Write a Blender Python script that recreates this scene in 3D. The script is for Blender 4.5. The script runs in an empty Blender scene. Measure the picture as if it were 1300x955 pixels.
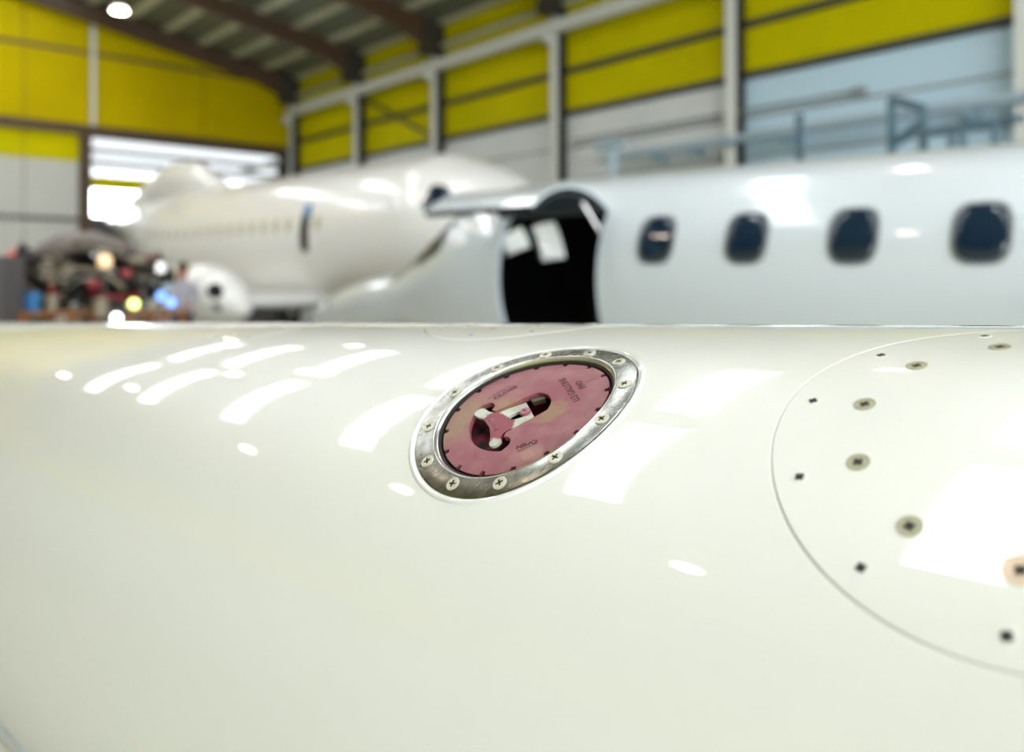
import bpy, math, random
from mathutils import Vector, Matrix
from mathutils.geometry import delaunay_2d_cdt
random.seed(7)
scn = bpy.context.scene
COL = scn.collection
PI = math.pi

# ------------------------------------------------------------------ camera, world, exposure
EYE = 1.5
cd = bpy.data.cameras.new('camera'); cam = bpy.data.objects.new('camera', cd); COL.objects.link(cam)
cam.location = (0, 0, EYE); cam.rotation_euler = (PI/2, 0, 0)
cd.sensor_width = 36; cd.lens = 1100*36/1300; cd.shift_y = -117.5/1300
cd.clip_start = 0.02; cd.clip_end = 300
cd.dof.use_dof = True; cd.dof.focus_distance = 0.635; cd.dof.aperture_fstop = 3.5
scn.camera = cam
scn.view_settings.view_transform = 'Standard'; scn.view_settings.look = 'None'
scn.view_settings.gamma = 1; scn.view_settings.exposure = 2.08
scn.cycles.use_denoising = True; scn.cycles.max_bounces = 8; scn.cycles.diffuse_bounces = 4
scn.cycles.sample_clamp_indirect = 6; scn.cycles.caustics_reflective = False; scn.cycles.caustics_refractive = False
wd = bpy.data.worlds.new('overcast'); scn.world = wd; wd.use_nodes = True
wd.node_tree.nodes['Background'].inputs[0].default_value = (0.85, 0.92, 1.0, 1)
wd.node_tree.nodes['Background'].inputs[1].default_value = 3.4
SKY_PANE = 2.9      # daylight coming through the rooflights
LAMP = 16.0
# portal that helps daylight through the open hangar door behind the camera
Wv = Vector((-.6563, .7545, 0)); Vv = Vector((.7545, .6563, 0))
def H(u, v, z): return Wv*u + Vv*v + Vector((0, 0, z+EYE))       # hangar frame: u along the right wall, v towards it, z from eye height
FLOOR = -EYE
U0, U1, V0, V1 = -12.0, 28.9, -9.2, 14.7
EAVE, RV = 7.4, 2.75
RZ = EAVE+.186*(V1-RV)
def roof_z(v): return RZ-.186*abs(v-RV)
ld = bpy.data.lights.new('daylight_portal', 'AREA'); ld.shape = 'RECTANGLE'; ld.size = 20; ld.size_y = 5.8
ld.cycles.is_portal = True
lo = bpy.data.objects.new('daylight_portal', ld); COL.objects.link(lo)
lo.location = H(U0-.3, 2.75, 1.4); lo.rotation_euler = (Vector(-Wv)).to_track_quat('Z', 'Y').to_euler()

# ------------------------------------------------------------------ materials
def mat(name, col, rough=.5, metal=0., coat=0., spec=.5, emit=None, estr=0., noise=None, bump=0., bscale=50, trans=0., coatr=.03):
    m = bpy.data.materials.new(name); m.use_nodes = True
    nt = m.node_tree; b = nt.nodes['Principled BSDF']
    b.inputs['Base Color'].default_value = (*col, 1); b.inputs['Roughness'].default_value = rough
    b.inputs['Metallic'].default_value = metal; b.inputs['Coat Weight'].default_value = coat
    b.inputs['Coat Roughness'].default_value = coatr; b.inputs['Specular IOR Level'].default_value = spec
    b.inputs['Transmission Weight'].default_value = trans
    if emit: b.inputs['Emission Color'].default_value = (*emit, 1); b.inputs['Emission Strength'].default_value = estr
    tc = nt.nodes.new('ShaderNodeTexCoord')
    if noise:
        c2, sc, lo_, hi_ = noise
        n = nt.nodes.new('ShaderNodeTexNoise'); n.inputs['Scale'].default_value = sc; n.inputs['Detail'].default_value = 5
        r = nt.nodes.new('ShaderNodeMapRange'); r.inputs[1].default_value = lo_; r.inputs[2].default_value = hi_
        x = nt.nodes.new('ShaderNodeMix'); x.data_type = 'RGBA'
        nt.links.new(tc.outputs['Object'], n.inputs['Vector']); nt.links.new(n.outputs[0], r.inputs[0])
        nt.links.new(r.outputs[0], x.inputs[0]); x.inputs[6].default_value = (*col, 1); x.inputs[7].default_value = (*c2, 1)
        nt.links.new(x.outputs[2], b.inputs['Base Color'])
    if bump:
        n2 = nt.nodes.new('ShaderNodeTexNoise'); n2.inputs['Scale'].default_value = bscale; n2.inputs['Detail'].default_value = 4
        bp = nt.nodes.new('ShaderNodeBump'); bp.inputs['Strength'].default_value = 1; bp.inputs['Distance'].default_value = bump
        nt.links.new(tc.outputs['Object'], n2.inputs['Vector']); nt.links.new(n2.outputs[0], bp.inputs['Height'])
        nt.links.new(bp.outputs[0], b.inputs['Normal'])
    return m
M = {}
M['tank'] = mat('tank_white_gloss', (.865, .86, .81), .35, coat=1., spec=.5, noise=((.845, .855, .785), 3, .35, .7), coatr=.015)
M['jet'] = mat('jet_white_gloss', (.60, .65, .68), .3, coat=1., coatr=.06)  # white paint with the cooler light of this side put into its colour
M['jet_warm'] = mat('airliner_white', (.78, .775, .745), .35, coat=.8, coatr=.08)
M['groove'] = mat('panel_gap', (.30, .32, .29), .6)
M['seal'] = mat('white_sealant', (.83, .84, .81), .3, coat=1., coatr=.05)
M['yellow'] = mat('yellow_cladding', (.56, .49, .0), .6, spec=.04, noise=((.48, .43, .0), .6, .3, .7))  # greener than the gable yellow: bluish light put into the colour
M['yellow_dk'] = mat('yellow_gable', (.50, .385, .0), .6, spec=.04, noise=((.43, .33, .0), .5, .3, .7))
M['white_wall'] = mat('white_cladding', (.66, .68, .66), .6, noise=((.58, .61, .60), .8, .3, .7))
M['cool_lit_wall'] = mat('white_cladding_cool_light', (.48, .64, .74), .6)  # white cladding, cool light on the near bays painted in as blue
M['grey_wall'] = mat('grey_cladding', (.50, .50, .45), .6)
M['col_white'] = mat('white_steel', (.62, .63, .58), .45)
M['dark_steel'] = mat('dark_steel', (.030, .026, .020), .5)
M['brown_steel'] = mat('brown_steel', (.070, .035, .014), .5)
M['roof'] = mat('roof_deck', (.13, .135, .09), .7)
M['purlin'] = mat('roof_purlin', (.50, .50, .35), .6)
M['concrete'] = mat('concrete_floor', (.50, .49, .42), .35, noise=((.42, .41, .35), 1.2, .3, .7), spec=.5)
M['pane_sky'] = mat('rooflight_pane', (.8, .85, .9), .5, emit=(.93, .97, 1.0), estr=SKY_PANE)
M['door_glow'] = mat('daylit_glazing', (.8, .85, .9), .5, emit=(.90, .94, 1.0), estr=.2)
M['bar'] = mat('glazing_bar', (.25, .26, .25), .5)
M['lamp'] = mat('lamp_glow', (1, .9, .8), .5, emit=(1.0, .80, .66), estr=LAMP)
M['blue_steel'] = mat('blue_grey_steel', (.075, .14, .18), .45)
M['tray'] = mat('grey_blue_tray', (.20, .29, .34), .45)
M['pale_steel'] = mat('pale_steel', (.36, .45, .50), .45)
M['glass_dark'] = mat('dark_cabin_glass', (.003, .016, .036), .06, spec=.8)
M['rim'] = mat('window_rim', (.22, .24, .25), .35, metal=.6)
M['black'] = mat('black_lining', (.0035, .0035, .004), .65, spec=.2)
M['liner'] = mat('door_liner', (.035, .048, .054), .4)
M['beige_win'] = mat('masked_window', (.42, .38, .22), .6)
M['blue'] = mat('blue_plastic', (.02, .16, .38), .35)
M['tan'] = mat('tan_cowling', (.09, .065, .038), .4, noise=((.05, .035, .02), 4, .35, .65))
M['cream'] = mat('cream_paint', (.24, .20, .13), .45)
M['engine_dk'] = mat('engine_dark', (.006, .005, .004), .5, spec=.25, noise=((.022, .014, .008), 9, .45, .7))
M['metal'] = mat('bare_metal', (.45, .43, .40), .3, metal=1)
M['redpaint'] = mat('red_hose', (.30, .02, .02), .45)
M['wood'] = mat('pallet_wood', (.30, .12, .03), .6, noise=((.20, .07, .02), 6, .3, .7))
M['pink'] = mat('pink_cloth', (.72, .20, .17), .8)
M['green'] = mat('olive_cover', (.16, .17, .05), .7)
M['cabinet'] = mat('grey_cabinet', (.085, .078, .078), .45)
M['rubber'] = mat('tyre_rubber', (.015, .015, .015), .8)
M['shirt'] = mat('grey_shirt', (.42, .40, .46), .8)
M['jeans'] = mat('dark_blue_trousers', (.012, .03, .07), .8)
M['skin'] = mat('skin', (.42, .17, .10), .5)
M['hair'] = mat('brown_hair', (.05, .02, .01), .6)
M['white_plastic'] = mat('white_plastic', (.8, .8, .78), .4)
M['lamp_g'] = mat('green_indicator', (.6, .8, .2), .4, emit=(.75, .85, .20), estr=1.2)
M['lamp_w'] = mat('white_worklight', (.9, .9, 1), .4, emit=(.85, .92, 1.0), estr=2.5)
M['lamp_b'] = mat('blue_indicator', (.2, .4, 1), .4, emit=(.16, .34, 1.0), estr=.5)
M['lamp_o'] = mat('amber_worklight', (1, .7, .4), .4, emit=(1.0, .66, .36), estr=.25)
M['screw'] = mat('cream_screw_head', (.66, .64, .52), .32, metal=.25, noise=((.50, .48, .36), 400, .4, .7))
M['recess'] = mat('screw_recess', (.012, .011, .006), .7)
M['washer'] = mat('beige_washer', (.44, .42, .28), .35, metal=.2, noise=((.32, .30, .19), 300, .35, .7))
M['washer_pink'] = mat('peach_washer', (.78, .60, .44), .35, metal=.1)
M['engrave'] = mat('stamped_letters', (.09, .018, .022), .7)
M['letter_raised'] = mat('raised_letters', (.36, .11, .14), .4)
M['bowl'] = mat('latch_bowl', (.15, .005, .016), .5, spec=.15, noise=((.012, .001, .003), 90, .4, .62), bump=.0006, bscale=260)
M['gap'] = mat('rim_gap', (.012, .008, .006), .8)

def metal_ring():
    m = mat('brushed_ring', (.46, .46, .42), .3, metal=1., noise=((.30, .31, .28), 60, .38, .62))
    nt = m.node_tree; b = nt.nodes['Principled BSDF']
    tc = nt.nodes['Texture Coordinate']; n = nt.nodes.new('ShaderNodeTexNoise'); n.inputs['Scale'].default_value = 130; n.inputs['Detail'].default_value = 8
    mp = nt.nodes.new('ShaderNodeMapping'); mp.inputs['Scale'].default_value = (1, 2.5, 1); mp.inputs['Rotation'].default_value = (.3, .2, .8)
    r = nt.nodes.new('ShaderNodeMapRange'); r.inputs[3].default_value = .14; r.inputs[4].default_value = .36
    bp = nt.nodes.new('ShaderNodeBump'); bp.inputs['Distance'].default_value = .00003
    nt.links.new(tc.outputs['Object'], mp.inputs[0]); nt.links.new(mp.outputs[0], n.inputs['Vector'])
    nt.links.new(n.outputs[0], r.inputs[0]); nt.links.new(r.outputs[0], b.inputs['Roughness'])
    return m
M['ring'] = metal_ring()
M['lip'] = mat('polished_lip', (.66, .66, .62), .28, metal=1.)
def cap_paint():       # faded red paint, deeper round the latch, chipped to beige in places; UV = cap coordinates / 0.1 m
    m = mat('faded_red_cap', (.42, .15, .165), .42, spec=.4)
    nt = m.node_tree; b = nt.nodes['Principled BSDF']; L = nt.links.new; N = nt.nodes.new
    uv = N('ShaderNodeUVMap'); uv.uv_map = 'UVMap'
    n1 = N('ShaderNodeTexNoise'); n1.inputs['Scale'].default_value = 5; n1.inputs['Detail'].default_value = 6; L(uv.outputs[0], n1.inputs['Vector'])
    c = N('ShaderNodeValToRGB'); c.color_ramp.elements[0].position = .33; c.color_ramp.elements[0].color = (.27, .068, .088, 1)
    c.color_ramp.elements[1].position = .68; c.color_ramp.elements[1].color = (.35, .128, .138, 1); L(n1.outputs[0], c.inputs[0])
    # worn deep red by the latch end
    vm = N('ShaderNodeVectorMath'); vm.operation = 'DISTANCE'; vm.inputs[1].default_value = (.22, -.02, 0); L(uv.outputs[0], vm.inputs[0])
    r = N('ShaderNodeMapRange'); r.inputs[1].default_value = .14; r.inputs[2].default_value = .36; r.inputs[3].default_value = .75; r.inputs[4].default_value = 0; L(vm.outputs['Value'], r.inputs[0])
    x = N('ShaderNodeMix'); x.data_type = 'RGBA'; L(r.outputs[0], x.inputs[0]); L(c.outputs[0], x.inputs[6]); x.inputs[7].default_value = (.25, .036, .060, 1)
    prev = x.outputs[2]
    n2 = N('ShaderNodeTexNoise'); n2.inputs['Scale'].default_value = 9; n2.inputs['Detail'].default_value = 7; L(uv.outputs[0], n2.inputs['Vector'])
    for (px, py, rad, cc) in ((-.40, .40, .13, (.31, .20, .11)), (-.56, .22, .12, (.31, .20, .11)), (.16, -.20, .10, (.30, .18, .08)), (-.12, .20, .09, (.33, .19, .10)), (-.12, -.56, .07, (.44, .24, .2))):
        v2 = N('ShaderNodeVectorMath'); v2.operation = 'DISTANCE'; v2.inputs[1].default_value = (px, py, 0); L(uv.outputs[0], v2.inputs[0])
        a = N('ShaderNodeMath'); a.operation = 'MULTIPLY_ADD'; L(n2.outputs[0], a.inputs[0]); a.inputs[1].default_value = -.30; L(v2.outputs['Value'], a.inputs[2])
        r2 = N('ShaderNodeMapRange'); r2.inputs[1].default_value = rad-.19; r2.inputs[2].default_value = rad-.08; r2.inputs[3].default_value = .8; r2.inputs[4].default_value = 0; L(a.outputs[0], r2.inputs[0])
        x2 = N('ShaderNodeMix'); x2.data_type = 'RGBA'; L(r2.outputs[0], x2.inputs[0]); L(prev, x2.inputs[6]); x2.inputs[7].default_value = (*cc, 1); prev = x2.outputs[2]
    L(prev, b.inputs['Base Color'])
    return m
M['cap'] = cap_paint()
def latch_paint():     # bare pale metal with the remains of red paint on the T end
    m = mat('worn_latch', (.52, .52, .43), .4, metal=.15)
    nt = m.node_tree; b = nt.nodes['Principled BSDF']; L = nt.links.new; N = nt.nodes.new
    uv = N('ShaderNodeUVMap'); uv.uv_map = 'UVMap'
    n = N('ShaderNodeTexNoise'); n.inputs['Scale'].default_value = 7; n.inputs['Detail'].default_value = 5; L(uv.outputs[0], n.inputs['Vector'])
    vm = N('ShaderNodeMapping'); vm.inputs['Location'].default_value = (.235, .01, 0); vm.inputs['Scale'].default_value = (1, .62, 1); L(uv.outputs[0], vm.inputs[0])
    ln = N('ShaderNodeVectorMath'); ln.operation = 'LENGTH'; L(vm.outputs[0], ln.inputs[0])
    a = N('ShaderNodeMath'); a.operation = 'MULTIPLY_ADD'; L(n.outputs[0], a.inputs[0]); a.inputs[1].default_value = .22; L(ln.outputs['Value'], a.inputs[2])
    r = N('ShaderNodeMapRange'); r.inputs[1].default_value = .225; r.inputs[2].default_value = .245; r.inputs[3].default_value = 1; r.inputs[4].default_value = 0; L(a.outputs[0], r.inputs[0])
    g = N('ShaderNodeValToRGB'); g.color_ramp.elements[0].position = .3; g.color_ramp.elements[0].color = (.38, .34, .24, 1)
    g.color_ramp.elements[1].position = .6; g.color_ramp.elements[1].color = (.56, .57, .48, 1); L(n.outputs[0], g.inputs[0])
    x = N('ShaderNodeMix'); x.data_type = 'RGBA'; L(r.outputs[0], x.inputs[0]); L(g.outputs[0], x.inputs[6]); x.inputs[7].default_value = (.24, .03, .05, 1)
    L(x.outputs[2], b.inputs['Base Color'])
    return m
M['latch'] = latch_paint()

# ------------------------------------------------------------------ object helpers
ROOT = {}
def tag(o, label=None, cat=None, group=None, kind=None):
    if label: o['label'] = label
    if cat: o['category'] = cat
    if group: o['group'] = group
    if kind: o['kind'] = kind
    return o
def thing(name, label, cat, loc, group=None):
    o = bpy.data.objects.new(name, None); COL.objects.link(o); o.location = loc; o.empty_display_size = .1
    ROOT[o] = Vector(loc)
    return tag(o, label, cat, group)
class MB:
    def __init__(s): s.v = []; s.f = []; s.m = []; s.n = None; s.uv = None
    def add(s, vs, fs, mi=0):
        k = len(s.v); s.v += [Vector(p) for p in vs]; s.f += [tuple(i+k for i in f) for f in fs]; s.m += [mi]*len(fs); return s
    def box(s, p0, p1, fr=None, mi=0, bev=0):
        fr = fr or (lambda x, y, z: Vector((x, y, z)))
        (a, b, c), (d, e, g) = p0, p1
        vs = [fr(x, y, z) for x in (a, d) for y in (b, e) for z in (c, g)]
        return s.add(vs, [(0, 1, 3, 2), (4, 6, 7, 5), (0, 4, 5, 1), (2, 3, 7, 6), (0, 2, 6, 4), (1, 5, 7, 3)], mi)
    def tube(s, pts, r, n=10, mi=0, closed=False):
        pts = [Vector(p) for p in pts]; rs = r if isinstance(r, (list, tuple)) else [r]*len(pts)
        rings = []; prev = None
        for i, p in enumerate(pts):
            if closed: t = pts[(i+1) % len(pts)]-pts[i-1]
            else: t = pts[min(i+1, len(pts)-1)]-pts[max(i-1, 0)]
            t.normalize()
            if prev is None: x = t.orthogonal().normalized()
            else: x = (prev-t*prev.dot(t)).normalized()
            prev = x; y = t.cross(x)
            rings.append([p+(x*math.cos(2*PI*k/n)+y*math.sin(2*PI*k/n))*rs[i] for k in range(n)])
        vs = [q for R in rings for q in R]; fs = []
        m = len(rings)
        for i in range(m if closed else m-1):
            for k in range(n):
                a = i*n+k; b = i*n+(k+1) % n; j = ((i+1) % m)*n
                fs.append((a, b, j+(k+1) % n, j+k))
        if not closed: fs += [tuple(range(n-1, -1, -1)), tuple((m-1)*n+k for k in range(n))]
        return s.add(vs, fs, mi)
    def lathe(s, prof, o, ax, n=32, mi=0):     # prof: (distance along axis, radius)
        ax = Vector(ax).normalized(); x = ax.orthogonal().normalized(); y = ax.cross(x); o = Vector(o)
        vs = [o+ax*d+(x*math.cos(2*PI*k/n)+y*math.sin(2*PI*k/n))*r for d, r in prof for k in range(n)]
        fs = [(i*n+k, i*n+(k+1) % n, (i+1)*n+(k+1) % n, (i+1)*n+k) for i in range(len(prof)-1) for k in range(n)]
        return s.add(vs, fs, mi)
    def build(s, name, mats, parent=None, smooth=False, kind=None, label=None, bevel=0, loc=None, auto=None):
        if not isinstance(mats, (list, tuple)): mats = [mats]
        root = parent
        while root is not None and root not in ROOT and root.parent is not None: root = root.parent
        off = ROOT.get(root, Vector((0, 0, 0))) if parent is not None else Vector(loc or (0, 0, 0))
        me = bpy.data.meshes.new(name); me.from_pydata([v-off for v in s.v], [], s.f)
        for m in mats: me.materials.append(m)
        me.polygons.foreach_set('material_index', s.m)
        if smooth: me.polygons.foreach_set('use_smooth', [True]*len(me.polygons))
        if s.uv:
            l = me.uv_layers.new(name='UVMap')
            for lp in me.loops: l.data[lp.index].uv = s.uv[lp.vertex_index]
        me.update(); me.validate()
        if s.n is None and smooth and auto:
            me.set_sharp_from_angle(angle=auto)
        if s.n is not None:
            me.normals_split_custom_set_from_vertices([tuple(n) for n in s.n])
        o = bpy.data.objects.new(name, me); COL.objects.link(o)
        if parent is not None: o.parent = parent
        else: o.location = off; ROOT[o] = off
        if bevel:
            b = o.modifiers.new('bevel', 'BEVEL'); b.width = bevel; b.segments = 2; b.limit_method = 'ANGLE'
        if kind: o['kind'] = kind
        if label: o['label'] = label
        return o
def place(name, me, M4, parent, label=None):
    root = parent
    while root not in ROOT: root = root.parent
    o = bpy.data.objects.new(name, me); COL.objects.link(o); o.parent = parent
    o.matrix_local = Matrix.Translation(-ROOT[root]) @ M4
    if label: o['label'] = label
    return o

# ------------------------------------------------------------------ the hangar
def hb(name, p0, p1, m, parent=None, kind=None, bevel=0):
    return MB().box(p0, p1, H).build(name, m, parent, kind=kind, bevel=bevel)
floor = hb('floor', (U0-6, V0-.5, FLOOR-.3), (U1+14, V1+.5, FLOOR), M['concrete'], kind='structure')
# ground outside the open door
# right wall: backing, then cladding panels between the columns
COLU = [-10, -5, 0, 4.8, 10, 15, 19.9, 24.15, 28.6]
wall_right = hb('wall_right', (U0, V1+.06, FLOOR), (U1+.3, V1+.3, EAVE+.15), M['dark_steel'], kind='structure')
ZB = 4.02
for i in range(len(COLU)):
    a = COLU[i-1] if i else U0
    b = COLU[i]
    for (z0, z1) in ((ZB+.12, 5.03), (5.15, 6.9), (6.93, EAVE+.05)):
        hb('cladding_panel', (a+.012, V1, z0), (b-.012, V1+.06, z1-.01), M['yellow'], wall_right)
    for (z0, z1) in ((FLOOR, .1), (.115, 1.3), (1.315, 2.45), (2.465, 3.25), (3.265, ZB)):
        hb('cladding_panel', (a+.012, V1, z0), (b-.012, V1+.06, z1-.01), M['cool_lit_wall'] if b < 10.5 else M['white_wall'], wall_right)
hb('girt', (U0, V1-.10, ZB), (U1, V1+.02, ZB+.13), M['dark_steel'], wall_right)
hb('girt', (U0, V1-.09, 5.03), (U1, V1+.02, 5.16), M['dark_steel'], wall_right)
MB().tube([H(U0, V1-.12, 6.72), H(U1, V1-.12, 6.72)], .07).build('pipe', M['purlin'], wall_right)
MB().tube([H(24, V1-.1, 5.9), H(20.1, V1-.1, 4.15)], .05).build('brace', M['brown_steel'], wall_right)
for (z0) in (2.44, 3.24, 1.3):
    hb('joint_trim', (U0, V1-.03, z0), (U1, V1+.01, z0+.05), M['bar'], wall_right)
# columns: H-section, lit flange painted pale, shade on web and back painted dark
for u in COLU:
    c = thing('steel_column', 'x', 'column', H(u, V1-.25, FLOOR), 'white flanged columns along the yellow and white wall')
    MB().box((u-.12, V1-.34, FLOOR), (u+.12, V1-.31, EAVE-.25), H).build('flange', M['col_white'], c)
    MB().box((u-.12, V1-.05, FLOOR), (u+.12, V1-.015, EAVE-.25), H).build('flange', M['dark_steel'], c)
    MB().box((u-.012, V1-.31, FLOOR), (u+.012, V1-.05, EAVE-.25), H).build('web', M['dark_steel'], c)
    MB().box((u-.16, V1-.40, FLOOR), (u+.16, V1-.012, FLOOR+.03), H).build('base_plate', M['dark_steel'], c)
    hb('corbel', (u-.08, V1-.62, 5.72), (u+.08, V1-.34, 5.92), M['col_white'], c)
    c['label'] = {28.6: 'dark corner column where the yellow walls meet', 24.15: 'white column on the yellow wall nearest the far corner',
                  19.9: 'second white column out from the far corner on the yellow wall', 15: 'white column rising above the open door of the jet',
                  10: 'tall white column above the second cabin window', 4.8: 'column at the right edge of the picture behind the blue frames'}.get(u, 'white column along the side wall towards the open hangar door')
    if u in COLU[:3]: pass
    else: del c['group']
cr = thing('crane_rail', 'long white runway beam on corbels along the yellow wall', 'beam', H(10, V1-.5, 5.92))
MB().box((U0+.3, V1-.60, 5.92), (U1-.35, V1-.38, 5.95), H).build('flange', M['col_white'], cr)
MB().box((U0+.3, V1-.51, 5.95), (U1-.35, V1-.47, 6.17), H).build('web', M['col_white'], cr)
MB().box((U0+.3, V1-.60, 6.17), (U1-.35, V1-.38, 6.20), H).build('flange', M['col_white'], cr)
# rear gable wall with its tall glazed opening
def gable(name, u, th, holes, m):
    b = MB()
    # columns of quads between v breakpoints, with holes (v0,v1,z0,z1)
    vs = sorted({V0, V1, RV} | {h[0] for h in holes} | {h[1] for h in holes})
    for a, c in zip(vs[:-1], vs[1:]):
        h = [q for q in holes if q[0] <= a+1e-6 and q[1] >= c-1e-6]
        segs = [(lambda v: FLOOR, lambda v: roof_z(v))]
        if h: segs = [(lambda v: h[0][3], lambda v: roof_z(v))] + ([(lambda v: FLOOR, lambda v: h[0][2])] if h[0][2] > FLOOR+.01 else [])
        for lo_, hi_ in segs:
            p = [H(uu, v, f(v)) for uu in (u, u+th) for v, f in ((a, lo_), (c, lo_), (c, hi_), (a, hi_))]
            b.add(p, [(0, 1, 2, 3), (7, 6, 5, 4), (0, 4, 5, 1), (2, 6, 7, 3), (1, 5, 6, 2), (0, 3, 7, 4)])
    return b.build(name, m, kind='structure')
OV0, OV1 = 7.78, 14.05
wall_back = gable('wall_back', U1+.06, .25, [(OV0, OV1, FLOOR, 4.62)], M['dark_steel'])
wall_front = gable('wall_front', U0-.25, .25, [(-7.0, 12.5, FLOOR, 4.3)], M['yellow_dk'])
def rw(name, v0, v1, z0, z1, m, d=0., t=.06, parent=None):
    return hb(name, (U1-d, v0, z0), (U1-d+t, v1, z1), m, parent or wall_back)
vj = [V0+.02, -6, -2.9, .2, 2.75, 5.95, OV0-.02, 11.35, V1-.02]
for a, b in zip(vj[:-1], vj[1:]):
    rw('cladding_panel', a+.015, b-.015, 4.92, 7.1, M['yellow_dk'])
    q = MB(); a2, b2 = a+.015, b-.015
    p = [H(uu, v, z) for uu in (U1, U1+.06) for v, z in ((a2, 7.2), (b2, 7.2), (b2, max(7.21, roof_z(b2)-.05)), (a2, max(7.21, roof_z(a2)-.05)))]
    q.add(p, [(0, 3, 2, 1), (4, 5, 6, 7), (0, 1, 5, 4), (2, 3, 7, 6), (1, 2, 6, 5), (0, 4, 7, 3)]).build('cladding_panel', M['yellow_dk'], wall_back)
    if b < OV0:
        for z0, z1, mm in ((3.76, 4.60, 'yellow'), (2.02, 3.75, 'grey_wall'), (.4, 1.92, 'grey_wall'), (FLOOR, .39, 'grey_wall')):
            rw('cladding_panel', a+.015, b-.015, z0, z1, M[mm])
rw('lintel', V0, OV0, 4.60, 4.88, M['brown_steel'], .12, .2)
rw('lintel', OV0, V1, 4.60, 4.90, M['brown_steel'], .10, .2)
rw('girt', V0, V1, 7.10, 7.2, M['brown_steel'], .04)
rw('girt', V0, OV0-.3, 1.92, 2.02, M['dark_steel'], .04)
rw('door_post', OV0-.34, OV0, FLOOR, 4.60, M['brown_steel'], .16, .26)
rw('wall_post', OV0+.0, OV0+.12, 4.90, 8.4, M['col_white'], .12, .12)
rw('door_post', OV1, OV1+.2, FLOOR, 4.62, M['dark_steel'], .1, .2)
# glazed bands in the opening
win = hb('window_1', (U1+.10, OV0, 3.42), (U1+.16, OV1, 3.46), M['dark_steel'], kind='structure')
for z0, z1, nn in ((4.22, 4.55, 4), (3.84, 4.12, 4), (3.48, 3.76, 4)):
    for k in range(nn):
        a = OV0+(OV1-OV0)*k/nn; b = OV0+(OV1-OV0)*(k+1)/nn
        hb('pane', (U1+.11, a+.001, z0), (U1+.13, b-.001, z1), M['door_glow'], win)
for z in (4.10, 3.74, 4.55):
    hb('rail', (U1+.06, OV0, z), (U1+.16, OV1, z+.13), M['dark_steel'], win)
hb('cladding_panel', (U1+.08, OV0, 2.95), (U1+.16, OV1, 3.40), M['yellow'], win)
for z0, z1 in ((FLOOR, -.3), (-.29, .9), (.91, 2.1)):  # dark panels added to block the bright sky beneath the far aircraft
    hb('cladding_panel', (U1+.08, OV0, z0), (U1+.16, OV1, z1), M['cabinet'], win)
MB().tube([H(U1-.35, 12.3, 3.72), H(U1-.35, 13.9, 4.35)], .11).build('duct', M['white_wall'], wall_back)
# left wall
wall_left = hb('wall_left', (U0, V0-.3, FLOOR), (U1+.3, V0-.06, EAVE+.02), M['dark_steel'], kind='structure')
for i in range(len(COLU)):
    a = COLU[i-1] if i else U0
    for z0, z1, mm in ((FLOOR, .1, 'grey_wall'), (.12, 2.0, 'grey_wall'), (2.02, 4.0, 'grey_wall'), (4.1, 5.6, 'yellow'), (5.7, EAVE-.02, 'yellow')):
        hb('cladding_panel', (a+.012, V0-.06, z0), (COLU[i]-.012, V0, z1), M[mm], wall_left)
# roof: deck, purlins, rafters, rooflights
ceiling = MB()
SKYL = [-7.5, -2.4, 2.95, 7.6, 13.2, 17.9, 22.6, 26.6]
HW = .52
us = sorted({U0-.3, U1+.35} | {u+s*HW for u in SKYL for s in (-1, 1)})
vsb = [V0-.3, -2.4, 2.25, RV, 3.25, 7.6, V1+.3]
for a, b in zip(us[:-1], us[1:]):
    sk = any(abs((a+b)/2-u) < HW for u in SKYL)
    for c, d in zip(vsb[:-1], vsb[1:]):
        if sk and (c, d) in ((-2.4, 2.25), (3.25, 7.6)): continue
        p = [H(x, y, roof_z(y)+h) for h in (0, .12) for x, y in ((a, c), (b, c), (b, d), (a, d))]
        ceiling.add(p, [(0, 3, 2, 1), (4, 5, 6, 7), (0, 1, 5, 4), (2, 3, 7, 6), (1, 2, 6, 5), (0, 4, 7, 3)])
ceiling = ceiling.build('ceiling', M['roof'], kind='structure')
for k, v in enumerate([V0+.8+i*1.15 for i in range(21)]):
    if abs(v-RV) < .2: continue
    z = roof_z(v)
    if -2.4 < v < 2.25 or 3.25 < v < 7.6:
        segs = []; e = U0
        for u in SKYL: segs.append((e, u-HW)); e = u+HW
        segs.append((e, U1))
    else: segs = [(U0, U1)]
    for a, b in segs: hb('purlin', (a, v-.16, z-.10), (b, v+.16, z-.005), M['purlin'], ceiling)
for u in COLU[:-1]+[28.6]:
    for (a, b) in ((RV, V1-.02), (V0+.02, RV)):
        q = MB()
        dd = lambda v, s: roof_z(v)-.11-(.55 if s else 0)-(.35*max(0, (v-(V1-1.6))/1.6) if (s and v > V1-1.6) else 0)
        n = 8; P = []
        for i in range(n+1):
            v = a+(b-a)*i/n; P.append([H(u+x, v, dd(v, s)) for x in (-.09, .09) for s in (0, 1)])
        vs = [p for r in P for p in r]
        fs = []
        for i in range(n):
            o = i*4
            fs += [(o, o+4, o+6, o+2), (o+1, o+3, o+7, o+5), (o, o+1, o+5, o+4), (o+2, o+6, o+7, o+3)]
        fs += [(0, 2, 3, 1), (n*4, n*4+1, n*4+3, n*4+2)]
        q.add(vs, fs).build('rafter', M['brown_steel'], ceiling)
    hb('haunch', (u-.14, V1-.75, EAVE-1.0), (u+.14, V1-.02, EAVE-.02), M['dark_steel'], ceiling)
nwin = 2
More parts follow.
